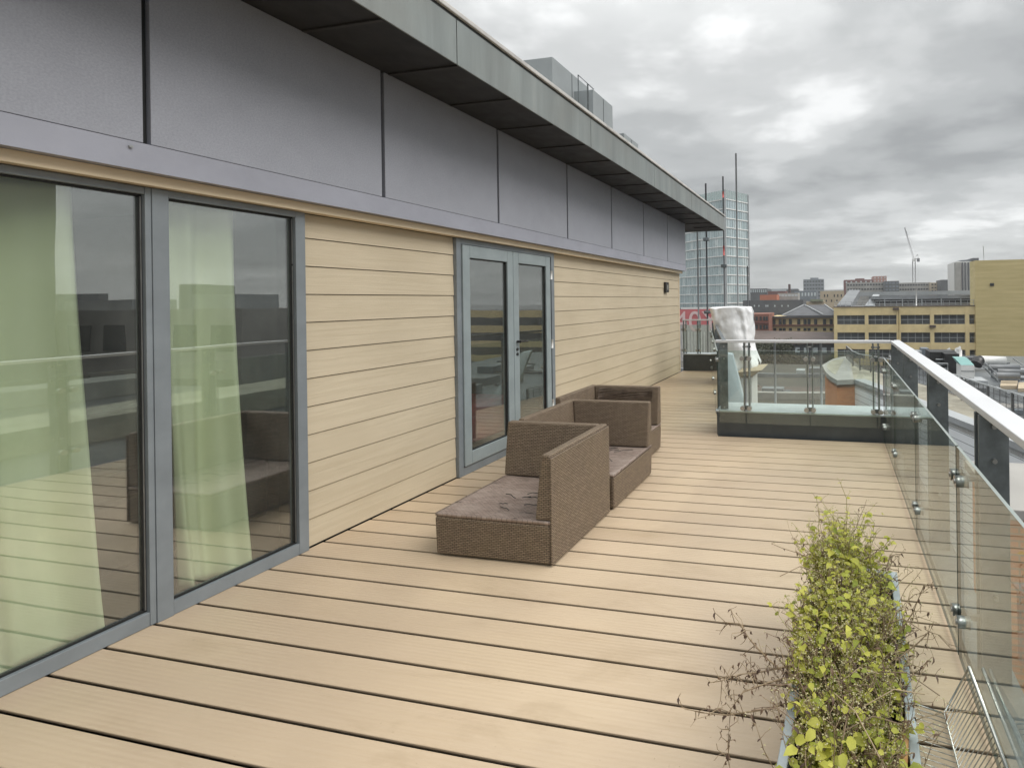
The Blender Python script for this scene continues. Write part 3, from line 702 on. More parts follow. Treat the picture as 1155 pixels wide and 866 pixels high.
for (_, t_), (b_, _) in zip(bands[:4], bands[1:5]):
    MB().box(x0 + .3, x1, Yc + 0.56, Yc + 4.0, zc_(b_) - 0.5, zc_(b_) - 0.1).build('floor_slab', M['concrete'], cp)
    for l_, r_ in bays:
        a, e_ = xc_(l_) + .01, xc_(r_) - .01; zb_, zt_ = zc_(b_) + .005, zc_(t_) - .005
        mb = MB(); nn = max(1, round((e_ - a) / 1.15))
        for k_ in range(nn + 1):
            xx = a + (e_ - a) * k_ / nn; mb.box(xx - 0.035, xx + 0.035, Yc + 0.2, Yc + 0.26, zb_, zt_)
        mb.box(a, e_, Yc + 0.18, Yc + 0.195, (zt_ + zb_) / 2 - .035, (zt_ + zb_) / 2 + .035)
        mb.build('bay_grille', M['lmetal'], cp)
        mb = MB()
        for k_ in range(6):
            zz = zb_ + (zt_ - zb_) * (k_ + 0.5) / 6; mb.box(a, e_, Yc + 0.7, Yc + 0.75, zz - 0.075, zz + 0.055)
        mb.build('louvre', M['bgrey'], cp)
MB().box(x0 - .05, x1, Yc - 0.12, Yc + 0.62, zc_(346) + .002, zc_(345.2)).build('coping', M['brownroof'], cp)
for px_, y0_, y1_ in ((1010.5, 347, 349.5), (1051.5, 366.8, 369.5)):
    MB().box(xc_(px_) - .45, xc_(px_) + .45, Yc - .4, Yc - .05, zc_(y1_), zc_(y0_)).build('hopper', M['brownroof'], cp)
MB().tube([(xc_(1013.5), Yc - .2, zc_(349)), (xc_(1013.5), Yc - .2, -14)], .07, 6).build('downpipe', M['yellow2'], cp)
# tall blank block, continues to the right
XB0, XB1 = xc_(1099.8), xc_(1215)
MB().box(XB0, XB1, Yc - 0.3, Yc + 2.6, GZ, zc_(296.8)).build('stair_block', M['yellow'], cp)
for a_, b_ in bands: MB().box(XB1 + .01, 120, Yc, Yc + 0.5, zc_(b_), zc_(a_)).build('parapet', M['yellow2'], cp)
v = atY(1118, 321, Yc); MB().box(v.x - .28, v.x + .28, Yc - 0.42, Yc - 0.301, v.z - .22, v.z + .22).build('vent_hole', M['black'], cp)
MB().tube([atY(1110, 297, Yc + 4), atY(1109, 278, Yc + 4)], 0.05, 5).build('aerial', M['lmetal'], cp)
# roof deck structures of the car park
def pxbox(name, mat, parent, px0, px1, pyt, pyb, Y, dep, bevel=0):
    a = atY(px0, pyb, Y); b = atY(px1, pyt, Y); a2 = atY(px1, pyb, Y)
    return MB().box(a.x, b.x, Y, Y + dep, min(a.z, a2.z), b.z).build(name, mat, parent, bevel)
MB().box(x0 + .2, x1, Yc + 0.63, Yc + 8, zc_(347), zc_(345.6)).build('roof_deck', M['lmetal'], cp)
pxbox('canopy_wall', M['concrete'], cp, 986, 1099, 341.3, 345, 86, 1)
pxbox('canopy_shadow', M['black'], cp, 986, 1099, 336.5, 341.2, 87, 1)  # solid black strip painted in as the shadow under the canopy
pxbox('roof_canopy', M['gmetal'], cp, 984, 1099, 332.5, 336.4, 85, 9)
pxbox('upper_roof', M['lmetal'], cp, 962, 1098, 327.5, 332, 96, 6)
for px_ in (998, 1018, 1040, 1062, 1084):
    pxbox('canopy_post', M['lmetal'], cp, px_ - .4, px_ + .4, 336.4, 345, 85.2, .4)
for (p4, m_) in ((((944, 344), (960, 344), (970, 327), (958, 327)), 'gmetal'), (((976, 344), (986, 344), (992, 332), (985, 332)), 'lmetal')):
    pts = [atY(p4[0][0], p4[0][1], 84), atY(p4[1][0], p4[1][1], 84), atY(p4[2][0], p4[2][1], 94), atY(p4[3][0], p4[3][1], 94)]
    mb = MB(); mb.hexa([v - Vector((0, 0, 1.4)) for v in pts], pts); mb.build('ramp', M[m_], cp)
mb = MB(); zr_ = zc_(345.2)
n_ = 24
for i in range(n_ + 1):
    xx = x0 + .2 + (x1 - x0 - .4) * i / n_; mb.tube([(xx, Yc + 0.3, zr_), (xx, Yc + 0.3, zr_ + .8)], 0.03, 4)
for zz in (zr_ + .4, zr_ + .8): mb.tube([(x0 + .2, Yc + 0.3, zz), (x1 - .1, Yc + 0.3, zz)], 0.03, 4)
mb.build('roof_railing', M['lmetal'], cp)
MB().tube([atY(1033.5, 345, Yc + 1), atY(1033.5, 326, Yc + 1)], 0.09, 6).build('lamp_pole', M['white'], cp)

# glass tower
Yt = 200.0
plan_px = [(764, 218), (790, 207), (819, 200), (845, 212)]
pl = []
for px, Y in plan_px:
    v = atY(px, 300, Y); pl.append(Vector((v.x, v.y, 0)))
tw = empty('glass_tower', (pl[2].x, pl[2].y, GZ), 0, 'tall pale green glass office tower behind the scaffold poles', 'tower')
q = N('curtain_wall_glass')
sp = q.n('ShaderNodeSeparateXYZ'); q.link(q.tc.outputs['Object'], sp.inputs[0])
cell = q.n('ShaderNodeCombineXYZ')
q.link(q.math('FLOOR', q.math('DIVIDE', sp.outputs[0], 1.35)), cell.inputs[0]); q.link(q.math('FLOOR', q.math('DIVIDE', sp.outputs[2], 4.05)), cell.inputs[2])
wn_ = q.n('ShaderNodeTexWhiteNoise', noise_dimensions='3D'); q.link(cell.outputs[0], wn_.inputs['Vector'])
big = q.noise(0.06, 4, 0.6, None, 0.5)
col = q.ramp(wn_.outputs['Value'], [(0.0, (0.36, 0.46, 0.48)), (0.6, (0.47, 0.56, 0.58)), (0.9, (0.56, 0.65, 0.66)), (1.0, (0.70, 0.76, 0.76))])  # random panel tones stand in for reflections in the tower glass
col = q.mix(q.ramp(big, [(0.45, (0, 0, 0)), (0.6, (0.55,) * 3)]), col, (0.33, 0.41, 0.46))
M['tglass'] = q.fin(col, 0.12, 0.25)
zt = atY(819, 214, 200).z
back = [pl[3] + Vector((-14, 30, 0)), pl[0] + Vector((0, 30, 0))]
MB().prism([(v.x, v.y) for v in pl + back], GZ, zt - 3.5).build('glass_facade', M['tglass'], tw)
for i in range(14):
    z = zt - 3.7 - 4.05 * i - 0.3
    if z < -5: break
    mb = MB()
    for a, b in zip(pl[:-1], pl[1:]): mb.bar((a.x, a.y - 0.15, z), (b.x, b.y - 0.15, z), 0.5, 0.38)
    mb.build('floor_band', M['white'], tw)
mb = MB()
for a, b in zip(pl[:-1], pl[1:]):
    n_ = max(3, int((b - a).length / 1.35))
    for i in range(n_ + 1):
        c = a + (b - a) * i / n_; mb.bar((c.x, c.y - 0.2, -4), (c.x, c.y - 0.2, zt), 0.16, 0.16)
mb.build('mullion', mottled('tower_mullion', (0.42, 0.50, 0.50), 0.1, 1, 0.4), tw)
M['screen'] = glass('tower_screen', (0.72, 0.82, 0.80), 0.15, 0.12)
for a, b in zip(pl[:-1], pl[1:]): pane_between(None, a, b, zt - 3.49, zt, 0.2).build('roof_screen', [M['screen'], M['screen'], M['screen']], tw)
for px_ in (819, 845):
    v = atY(px_, 300, 200 if px_ == 819 else 212); MB().box(v.x - 0.35, v.x + 0.35, v.y - 0.7, v.y - 0.1, -8, zt - 0.2).build('corner_fin', M['lmetal'], tw)
pxbox('podium', M['dgrey'], tw, 768, 846, 347, 420, 199, 0.8)
pxbox('podium_band', M['white'], tw, 768, 845, 346, 348, 198, 0.8)

# advertising hoarding in front of the tower
hd = empty('hoarding', atY(785, 380, 40), 0, 'red and white printed hoarding sheet with large pale lettering beyond the far deck end', 'hoarding')
a = atY(768, 349, 40); b = atY(803, 349, 40); c = atY(768, 407, 40)
hz = a.z + (c.z - a.z) * 0.30
MB().box(a.x - 2, b.x + 0.2, 40, 40.06, hz, a.z).build('red_panel', mottled('hoarding_red', (0.55, 0.16, 0.17), 0.1, 1, 0.6), hd)
MB().box(a.x - 2, b.x + 0.2, 40, 40.06, c.z, hz - 0.004).build('grey_panel', mottled('hoarding_pale', (0.50, 0.48, 0.48), 0.12, 1.5, 0.6), hd)
tx = bpy.data.curves.new('lettering', 'FONT'); tx.body = '40Y'; tx.size = 2.5; tx.extrude = 0.01; tx.align_x = 'CENTER'
to = bpy.data.objects.new('lettering_curve', tx); COL.objects.link(to); 
bpy.context.view_layer.update()
me = bpy.data.meshes.new_from_object(to.evaluated_get(bpy.context.evaluated_depsgraph_get())); bpy.data.objects.remove(to)
me.name = 'lettering'; me.materials.clear(); me.materials.append(mottled('hoarding_letters', (0.72, 0.55, 0.55), 0.05, 1, 0.6))
lo = bpy.data.objects.new('lettering', me); COL.objects.link(lo); lo.parent = hd
hl = MW[hd.name].translation
for v in me.vertices:
    x, y, z = v.co; w = Vector(((a.x + b.x) / 2 + x, 39.97 + z * 0.5, hz - 0.55 + y)); v.co = w - hl
mb = MB()
for i in range(10):
    xx = a.x + (b.x - a.x) * (i + 0.5) / 10; mb.box(xx - 0.03, xx + 0.03, 39.93, 39.99, c.z + 0.3, hz - 0.6)
mb.build('printed_stripe', M['white'], hd)

# scaffold poles
def pole(px, pt, pb, Y, r, lab, bands=(), dark=False):
    a = atY(px + (0.0135 * (pt - pb)), pt, Y); b = atY(px, pb, Y); a.x = b.x
    t = empty('scaffold_pole', b, 0, lab, 'scaffold pole', 'scaffold poles beyond the deck')
    MB().tube([b, a], r, 8).build('tube', M['gmetal' if not dark else 'dgrey'], t)
    for y0, y1 in bands:
        MB().tube([atY(px, y1, Y) * 1, atY(px, y0, Y)], r * 1.15, 8).build('red_band', M['redp'], t)
    return t
M['redp'] = mottled('red_tape', (0.5, 0.08, 0.07), 0.1, 1, 0.5)
def pole2(px, pt, pb, Y, r, lab, bands=(), mat='gmetal', coup=()):
    b = atY(px, pb, Y); zt_ = atY(px, pt, Y).z
    t = empty('scaffold_pole', b, 0, lab, 'scaffold pole', 'scaffold poles beyond the deck')
    MB().tube([b, (b.x, b.y, zt_)], r, 8).build('tube', M[mat], t)
    for y0, y1 in bands:
        z0, z1 = atY(px, y1, Y).z, atY(px, y0, Y).z
        MB().tube([(b.x, b.y, z0), (b.x, b.y, z1)], r * 1.12, 8).build('red_band', M['redp'], t)
    for y0 in coup:
        z0 = atY(px, y0, Y).z; MB().box(b.x - 0.09, b.x + 0.09, b.y - 0.07, b.y + 0.03, z0 - 0.05, z0 + 0.05).build('coupler', M['galv'], t, 0.01)
pole2(799.5, 207, 470, 14, 0.026, 'scaffold pole with a thick dark lower sleeve, rising behind the roof end', (), 'dgrey', (352, 270))
pole2(819, 199, 470, 14, 0.024, 'scaffold pole with two red bands', ((216, 223), (277, 288)), 'gmetal', (300,))
pole2(834, 173, 470, 14, 0.026, 'tallest scaffold pole, rising above the glass tower', (), 'lmetal')
pole2(789.5, 262, 470, 14, 0.024, 'thin grey scaffold pole just beside the far wall corner', (), 'lmetal')
pole2(845.5, 300, 470, 14, 0.02, 'scaffold pole at the right edge of the white sheeting', (), 'lmetal')
pole2(875, 386, 480, 12, 0.03, 'pale grey pole behind the short glass balustrade, left of its middle post', (), 'lmetal')
pole2(927, 386, 480, 12, 0.03, 'pale grey pole beside the brick turret behind the short glass balustrade', (), 'lmetal')
hb_ = atY(799, 352, 13.9); tag(MB().tube([atY(796, 352.5, 13.9), atY(848, 349, 13.9)], 0.022, 6).build('scaffold_tube', M['dgrey'], None, 0, hb_), 'horizontal scaffold tube fixed at the top of the white sheeting', 'scaffold tube')

# tarpaulin wrapped stack
q = N('white_sheeting'); f = q.noise(3, 5, 0.6)
wv_ = q.n('ShaderNodeTexNoise', {'Scale': 2.0, 'Detail': 3}); q.link(q.co(), wv_.inputs['Vector'])
va = q.n('ShaderNodeVectorMath', operation='MULTIPLY_ADD'); q.link(wv_.outputs['Color'], va.inputs[0]); va.inputs[1].default_value = (.5, .5, .5); q.link(q.co(scale=(1, 1, 0.45)), va.inputs[2])
v1_ = q.n('ShaderNodeTexVoronoi', {'Scale': 5.5}); q.link(va.outputs[0], v1_.inputs['Vector']); v2_ = q.n('ShaderNodeTexVoronoi', {'Scale': 13.0}); q.link(va.outputs[0], v2_.inputs['Vector'])
q.bump(q.math('ADD', v1_.outputs['Distance'], q.math('MULTIPLY', v2_.outputs['Distance'], 0.4)), 0.35, 0.035)
M['tarp'] = q.fin(q.ramp(f, [(0.3, (0.80, 0.81, 0.82)), (0.7, (0.86, 0.87, 0.88))]), 0.7)
Yt_ = 8.6
outl_l = [(347, 803), (352, 803.5), (370, 808), (385, 812), (400, 819), (412, 828), (424, 832), (440, 834)]
outl_r = [(347, 846), (352, 848), (370, 847.5), (385, 847), (400, 851), (410, 856), (416, 852), (440, 838)]
def lerp(tab, y):
    for (a0, b0), (a1, b1) in zip(tab[:-1], tab[1:]):
        if a0 <= y <= a1: return b0 + (b1 - b0) * (y - a0) / (a1 - a0)
    return tab[-1][1]
def tarp_fn(u, v):
    py = 440 - (440 - 347) * v
    xl = atY(lerp(outl_l, py), py, Yt_).x; xr = atY(lerp(outl_r, py), py, Yt_).x; zz = atY(825, py, Yt_).z
    a_ = u * 2 * math.pi; cxx, hw = (xl + xr) / 2, (xr - xl) / 2; dd = 0.35
    ca, sa = math.cos(a_), math.sin(a_)
    sq = lambda c_: math.copysign(abs(c_) ** 0.45, c_)
    x = cxx + hw * sq(ca); y = Yt_ + 0.1 + dd * sq(sa)
    nn = mnoise.noise(Vector((x * 4, y * 4 + 3, zz * 1.6))) * 0.03 + 0.020 * math.sin(u * 46 + 4 * mnoise.noise(Vector((x * 2, zz * 2, 1)))) * (0.2 + 0.8 * (1 - v)) + 0.022 * abs(mnoise.noise(Vector((x * 5 + zz * 2, y * 5, zz * 3)))) + 0.012 * mnoise.noise(Vector((x * 12, y * 12, zz * 9)))
    zz += 0.03 * mnoise.noise(Vector((x * 6, y * 6, 5))) * v
    return Vector((x + nn * ca, y + nn * sa * 1.5, zz))
mb = MB().grid(tarp_fn, 120, 60)
top = [tarp_fn(i / 120, 1.0) for i in range(120)]; ctr = sum(top, Vector()) / 120; 
mb.add(top + [ctr + Vector((0, 0, 0.03))], [(i, (i + 1) % 120, 120) for i in range(120)], 0, True)
tag(mb.build('tarpaulin', M['tarp'], None, 0, (ctr.x, ctr.y, 0)), 'crumpled white plastic sheeting wrapped round a stack beyond the far deck corner', 'tarpaulin')
# stone pier and sheet metal slope under the sheeting
pr = empty('parapet_pier', (-1.3, 7.9, 0), 0, 'white pier with a pale stone coping below the white sheeting', 'pier')
a = atY(836, 425, 8.1); b = atY(849, 425, 8.1); c = atY(836, 470, 8.1)
MB().box(a.x, b.x, 8.0, 8.6, c.z - 3, a.z).build('wall', M['white'], pr)
a2 = atY(834, 423, 8.05); b2_ = atY(861, 416, 8.05)
MB().hexa([(a2.x - .02, 7.95, a2.z), (b.x + .02, 7.95, a2.z), (b.x + .02, 8.7, a2.z), (a2.x - .02, 8.7, a2.z)], [(a2.x - .02, 7.93, a2.z + .07), (b2_.x, 7.93, b2_.z), (b2_.x, 8.7, b2_.z), (a2.x - .02, 8.7, a2.z + .07)]).build('coping', M['beige'], pr, 0.01)
P_ = [atY(814, 398, 7.0), atY(826, 400, 7.0), atY(841, 458, 6.6), atY(812, 458, 6.6)]
mb = MB(); mb.hexa([P_[3] - Vector((0, 0, 0)), P_[2], P_[1], P_[0]], [P_[3] + Vector((0, .06, .02)), P_[2] + Vector((0, .06, .02)), P_[1] + Vector((0, .06, .02)), P_[0] + Vector((0, .06, .02))])
mb.build('metal_slope', mottled('pale_blue_sheet', (0.40, 0.46, 0.49), 0.08, 2, 0.45), pr)

# ---- neighbouring lower roof with brick turret, siding and mesh railing
ZN = -3.6
nb = empty('neighbour_building', (0.5, 30, GZ), 0, 'lower neighbouring wing with curved orange brick end, pale boarded wall and gravel roof', 'building')
edge = [(957, 402), (948, 403), (940, 405), (934, 408.5), (930.5, 413), (931.5, 418), (936, 423), (944, 428), (964, 427.5), (1020, 448.5), (1101, 480), (1165, 506)]
def catmull(P, k=5):
    out = []
    for i in range(len(P) - 1):
        p0, p1, p2, p3 = P[max(i - 1, 0)], P[i], P[i + 1], P[min(i + 2, len(P) - 1)]
        for j in range(k):
            u = j / k; out.append(0.5 * ((2 * p1) + (p2 - p0) * u + (2 * p0 - 5 * p1 + 4 * p2 - p3) * u * u + (3 * p1 - p0 - 3 * p2 + p3) * u ** 3))
    out.append(P[-1]); return out
E_ = [atZ(x, y, ZN) for x, y in edge]
E_ = catmull(E_[:8], 5) + E_[8:]; NB = 36
mats_ = [M['brick_o'] if False else None]
q = N('orange_brick'); br = q.n('ShaderNodeTexBrick', {'Scale': 1.0, 'Mortar Size': 0.012, 'Brick Width': 0.23, 'Row Height': 0.08, 'Color1': (0.72, 0.27, 0.10, 1), 'Color2': (0.60, 0.20, 0.075, 1), 'Mortar': (0.38, 0.24, 0.15, 1)}); q.link(q.tc.outputs['UV'], br.inputs['Vector'])
M['obrick'] = q.fin(q.mix(q.ramp(q.noise(0.8, 5), [(0.35, (0, 0, 0)), (0.7, (0.3,) * 3)]), br.outputs['Color'], (0.36, 0.12, 0.05)), 0.85)
q = N('pale_boarded_wall'); sp = q.n('ShaderNodeSeparateXYZ'); q.link(q.tc.outputs['Object'], sp.inputs[0])
ln = q.math('LESS_THAN', q.math('FRACT', q.math('MULTIPLY', sp.outputs[2], 1 / 0.36)), 0.09)
M['pboard'] = q.fin(q.mix(ln, q.ramp(q.noise(0.5, 4), [(0.3, (0.78, 0.81, 0.84)), (0.7, (0.84, 0.87, 0.89))]), (0.3, 0.32, 0.34)), 0.55)
q = N('gravel_roof'); q.bump(q.noise(12, 4), 0.4, 0.05)
M['gravel'] = q.fin(q.ramp(q.noise(0.7, 7, 0.7), [(0.3, (0.22, 0.20, 0.155)), (0.55, (0.36, 0.34, 0.275)), (0.75, (0.46, 0.44, 0.37))]), 0.9)
def wallstrip(pts, z0, z1, th, inward):
    mb = MB()
    for a, b in zip(pts[:-1], pts[1:]):
        d = (b - a).normalized(); n = Vector((-d.y, d.x, 0)) * th * inward
        mb.add([Vector((p.x, p.y, z)) for z in (z0, z1) for p in (a, b, b + n, a + n)], [(0, 1, 5, 4), (1, 2, 6, 5), (2, 3, 7, 6), (3, 0, 4, 7), (4, 5, 6, 7)])
    return mb
wallstrip(E_[:NB + 1], GZ, ZN - 0.3, 0.5, 1).build('brick_wall', M['obrick'], nb)
wallstrip(E_[NB:], GZ, ZN - 0.25, 0.5, 1).build('boarded_wall', M['pboard'], nb)
ctr = sum(E_[1:NB], Vector()) / (NB - 1)
def outset(P, k): return [p + (Vector((p.x - ctr.x, p.y - ctr.y, 0)).normalized() * k) for p in P]
MB().prism([(p.x, p.y) for p in outset(E_[:NB], 0.25) + [E_[NB] + Vector((-.05, -.15, 0))]], ZN - 0.3, ZN).build('coping', M['concrete'], nb)
MB().prism([(p.x, p.y) for p in [ctr + (p_ - ctr) * 0.72 for p_ in E_[:NB]]], ZN + .003, ZN + .02).build('roof', M['gravel'], nb)
wallstrip([p + Vector((-0.03, -0.1, 0)) for p in E_[NB:]], ZN - 0.25, ZN, 0.7, 1).build('coping', M['lmetal'], nb)
# nearer brick pier to the right
nn_ = empty('brick_pier', (5.5, 9, GZ), 0, 'orange brick pier with pale coping low on the right beyond the handrail', 'pier')
a = atY(1138, 583, 6.0)
MB().box(a.x, a.x + 2.2, 6.0, 7.5, -6, a.z).build('wall', M['obrick'], nn_)
MB().box(a.x - 0.08, a.x + 2.3, 5.92, 7.6, a.z + 0.002, a.z + 0.12).build('coping', M['concrete'], nn_, 0.01)
# railing of that roof
rp = [(955, 405.5), (962, 413), (970, 417.5), (982, 420), (1000, 424), (1025, 431), (1055, 440), (1085, 451), (1114.7, 463.5), (1142.4, 474), (1175, 487)]
RP = [atZ(x, y, ZN - .1) for x, y in rp]
ROUT = []
for i, p in enumerate(RP):
    d_ = (RP[min(i + 1, len(RP) - 1)] - RP[max(i - 1, 0)]).normalized(); ROUT.append(p + Vector((-d_.y, d_.x, 0)) * 0.5)
MB().prism([(p.x, p.y) for p in E_ + list(reversed(ROUT))], ZN - 0.5, ZN - 0.12).build('roof', M['gravel'], nb)
wallstrip(list(ROUT), GZ, ZN - 0.5, 0.3, -1).build('rear_wall', M['gmetal'], nb)
rl = empty('mesh_railing', RP[5], 0, 'dark grey mesh railing curving along the gravel roof of the lower wing', 'railing')
M['rail_d'] = mottled('rail_dark', (0.13, 0.135, 0.14), 0.15, 1, 0.5, 0.3)
for p in RP: MB().box(p.x - 0.05, p.x + 0.05, p.y - 0.05, p.y + 0.05, p.z, p.z + 1.15).build('post', M['rail_d'], rl)
mb = MB()
for a, b in zip(RP[:-1], RP[1:]): mb.tube([a + Vector((0, 0, 1.17)), b + Vector((0, 0, 1.17))], 0.035, 6)
mb.build('top_rail', M['lmetal'], rl)
mb = MB()
for a, b in zip(RP[:-1], RP[1:]):
    for zz in (0.12, 0.38, 0.64, 0.9): mb.tube([a + Vector((0, 0, zz)), b + Vector((0, 0, zz))], 0.012, 4)
    n_ = int((b - a).length / 0.35)
    for i in range(1, n_): c = a + (b - a) * i / n_; mb.tube([c + Vector((0, 0, .1)), c + Vector((0, 0, 1.15))], 0.014, 4)
mb.build('mesh_infill', M['rail_d'], rl)
q = N('perforated_sheet'); q.t.nodes.remove(q.b); tr = q.n('ShaderNodeBsdfTransparent'); df_ = q.n('ShaderNodeBsdfDiffuse', {'Color': (0.14, 0.145, 0.15, 1)}); ms = q.n('ShaderNodeMixShader', {0: 0.22}); q.link(tr.outputs[0], ms.inputs[1]); q.link(df_.outputs[0], ms.inputs[2]); q.link(ms.outputs[0], q.out.inputs[0])
M['perf'] = q.m
for a, b in zip(RP[:-1], RP[1:]): pane_between(None, a, b, a.z + 0.1, a.z + 1.1, 0.01).build('mesh_panel', [M['perf'], M['perf'], M['perf']], rl)

# ---- plant roof with machinery
ZP = -5.0
pr_ = empty('plant_roof_building', (12, 42, GZ), 0, 'low building with a flat dark roof full of machinery before the yellow car park', 'building')
mb = MB().prism([(5.2, 32), (9.5, 26.5), (32, 26.5), (34, 57), (6, 57)], GZ, ZP); mb.build('roof', mottled('wet_roof_sheet', (0.17, 0.185, 0.195), 0.3, 0.5, 0.4, 0.1), pr_)
random.seed(12)
for i in range(34):
    x, y = random.uniform(8, 30), random.uniform(28, 55); w_, d_, h_ = random.uniform(.4, 2.6), random.uniform(.4, 2), random.uniform(.15, .8)
    MB().box(x, x + w_, y, y + d_, ZP + .005, ZP + h_).build('roof_vent', M[random.choice(['gmetal', 'lmetal', 'dgrey', 'concrete', 'bgrey', 'brownroof'])], pr_, 0.02)
for i in range(12):
    x, y = random.uniform(8, 26), random.uniform(29, 52); a_ = random.choice((0, 1.57, .5)); l_ = random.uniform(2, 7)
    MB().tube([(x, y, ZP + .2), (x + l_ * math.cos(a_), y + l_ * math.sin(a_), ZP + .2)], random.uniform(.05, .16), 8).build('roof_pipe', M[random.choice(['lmetal', 'gmetal', 'dgrey'])], pr_)
def eq(name, label, cat, parts, group=None):
    base = None
    for i, (nm, mat, px0, px1, pyt, pyb, Y, dep) in enumerate(parts):
        if base is None:
            c = atY((px0 + px1) / 2, pyb, Y); base = empty(name, (c.x, Y, c.z), 0, label, cat, group)
        pxbox(nm, M[mat] if isinstance(mat, str) else mat, base, px0, px1, pyt, pyb, Y, dep, 0.02)
    return base
M['teal'] = mottled('teal_panel', (0.22, 0.42, 0.40), 0.1, 1, 0.4)
eq('chiller_unit', 'black chiller unit on the flat roof behind the white handrail', 'roof plant', [('casing', 'black', 1049, 1079, 397, 421, 42, 2), ('shelf', 'lmetal', 1056, 1074, 405, 406, 41.6, .3), ('shelf', 'lmetal', 1058, 1078, 411, 412, 41.6, .3), ('cabinet', 'black', 1066, 1082, 399, 421, 41, 1.5)])
t = eq('air_handler', 'white air handling cabinet with a sloping teal top on the flat roof', 'roof plant', [('casing', 'white', 1084, 1099, 412, 426.5, 36, 1.3), ('seam', 'gmetal', 1084, 1099, 418.3, 418.9, 35.97, .02)])
a = atY(1084, 411.8, 36); b = atY(1099, 411.8, 36)
MB().hexa([(a.x, 36, a.z + .01), (b.x, 36, a.z + .01), (b.x, 37.3, a.z + .01), (a.x, 37.3, a.z + .01)], [(a.x - .3, 36.5, a.z + .42), (b.x - .3, 36.5, a.z + .42), (b.x - .3, 37.3, a.z + .45), (a.x - .3, 37.3, a.z + .45)]).build('sloping_top', M['teal'], t)
t = empty('duct', atY(1115, 407, 46), 0, 'fat white pipe with a black elbow lying on the roof by the yellow wall', 'duct')
MB().tube([atY(1106, 406, 46), atY(1134, 407, 46)], 0.38, 16).build('pipe', M['white'], t)
MB().tube([atY(1106, 406, 45.8), atY(1103, 407, 45.6), atY(1101, 411, 45.4)], [0.42, 0.5, 0.5], 12).build('elbow', M['black'], t)
t = empty('duct', atY(1137, 420, 38), 0, 'low dark grey ribbed ducting on the roof right of the teal topped cabinet', 'duct')
for i, (a, b, c) in enumerate(((1115, 1150, 414), (1125, 1158, 419), (1120, 1150, 423))):
    MB().tube([atY(a, c, 40 - i), atY(b, c + .8, 40 - i)], 0.22, 10).build('pipe', M['gmetal'], t)
t = empty('cooling_unit', atY(1060, 400, 48), 0, 'row of small grey condenser boxes left of the black chiller', 'roof plant')
for a, b, c, d, m_ in ((1024, 1032, 394, 415, 'gmetal'), (1032, 1040, 396, 415, 'lmetal'), (1040, 1048, 393, 412, 'bgrey')): pxbox('casing', M[m_], t, a, b, c, d, 46, 1.2, 0.03)
t = empty('roof_cowl', atY(1080, 392, 47), 0, 'two white curved cowls standing behind the black chiller', 'roof plant')
MB().tube([atY(1069, 402, 44), atY(1069, 396, 44), atY(1072, 395, 44)], 0.25, 10).build('cowl', M['white'], t)
MB().tube([atY(1081, 402, 44), atY(1081, 394, 44), atY(1083, 394, 44)], 0.3, 10).build('cowl', M['white'], t)
for lab, pts_ in (('pipe rail in front of the black chiller', [(1053, 420), (1053, 409), (1069, 410), (1069, 420)]), ('sloping stair rail on the roof right of the teal topped cabinet', [(1108, 413), (1126, 431), (1124, 421), (1111, 409), (1110, 416)]), ('pipe rail at the far right of the machinery roof', [(1142, 404), (1157, 414), (1157, 424)])):
    v = [atY(x, y, 35) for x, y in pts_]
    tag(MB().tube(v, 0.035, 5).tube([p_ - Vector((0, 0, .35)) for p_ in v[1:-1]], 0.03, 5).build('guard_rail', M['lmetal'], None, 0, v[0]), 'pale ' + lab, 'rail')
for i, (a, b, c, d, m_, lab) in enumerate(((1128, 1147, 429, 435, 'beige', 'flat beige rooflight panel, the left one near the railing'), (1148, 1162, 431, 438, 'beige', 'flat beige rooflight panel at the right edge near the railing'), (1124, 1150, 425, 427, 'gmetal', 'long thin grey roof kerb behind the beige rooflights'))):
    v = [atZ(a, d, ZP + .25), atZ(b, d, ZP + .25), atZ(b + 1, c, ZP + .25), atZ(a + 1, c, ZP + .25)]
    t = empty('roof_panel', v[0] - Vector((0, 0, .25)), 0, lab, 'rooflight'); mb = MB(); mb.hexa([p_ - Vector((0, 0, .24)) for p_ in v], v); mb.build('panel', M[m_], t)

# ---- middle distance
def cityblock(px0, px1, pyt, Y, dep, wall, lab, rows=0, cols=0, wm=None, zb_px=None, ww=.6, wh=.5, roof=None, name='building', cat='building', roofh=0.4):
    a = atY(px0, pyt, Y); b = atY(px1, pyt, Y); z1 = (a.z + b.z) / 2
    zb = atY(px0, zb_px, Y).z if zb_px else GZ
    return block(name, lab, cat, a.x, b.x, Y, Y + dep, GZ, z1, M[wall], rows, cols, M[wm] if wm else None, None, ww, wh, z1 - 0.02 * (z1 - zb), zb, M[roof] if roof else None, roofh)
# low curved brown roof band
t = empty('brown_roofed_building', atY(895, 380, 95), 0, 'low long building with a flat brown and grey roof in front of the cream hotel', 'building')
a = atY(835, 373, 95); b = atY(941, 378.5, 95); c = atY(941, 387, 95)
MB().hexa([(a.x, 92, c.z), (b.x + 8, 92, c.z), (b.x + 8, 104, c.z), (a.x, 104, c.z)], [(a.x, 92, c.z + .4), (b.x + 8, 92, c.z + .4), (b.x + 8, 104, b.z - .1), (a.x, 104, a.z - .5)]).build('roof', M['brownroof'], t)
MB().box(a.x, b.x + 8, 92.5, 103.5, GZ, c.z - 0.02).build('wall', M['dgrey'], t)
for i in range(11):
    xx = a.x + 1 + i * 1.7; MB().box(xx, xx + 0.9, 92.3, 92.49, c.z - 1.6, c.z - 0.6).build('window', M['wwin'], t)
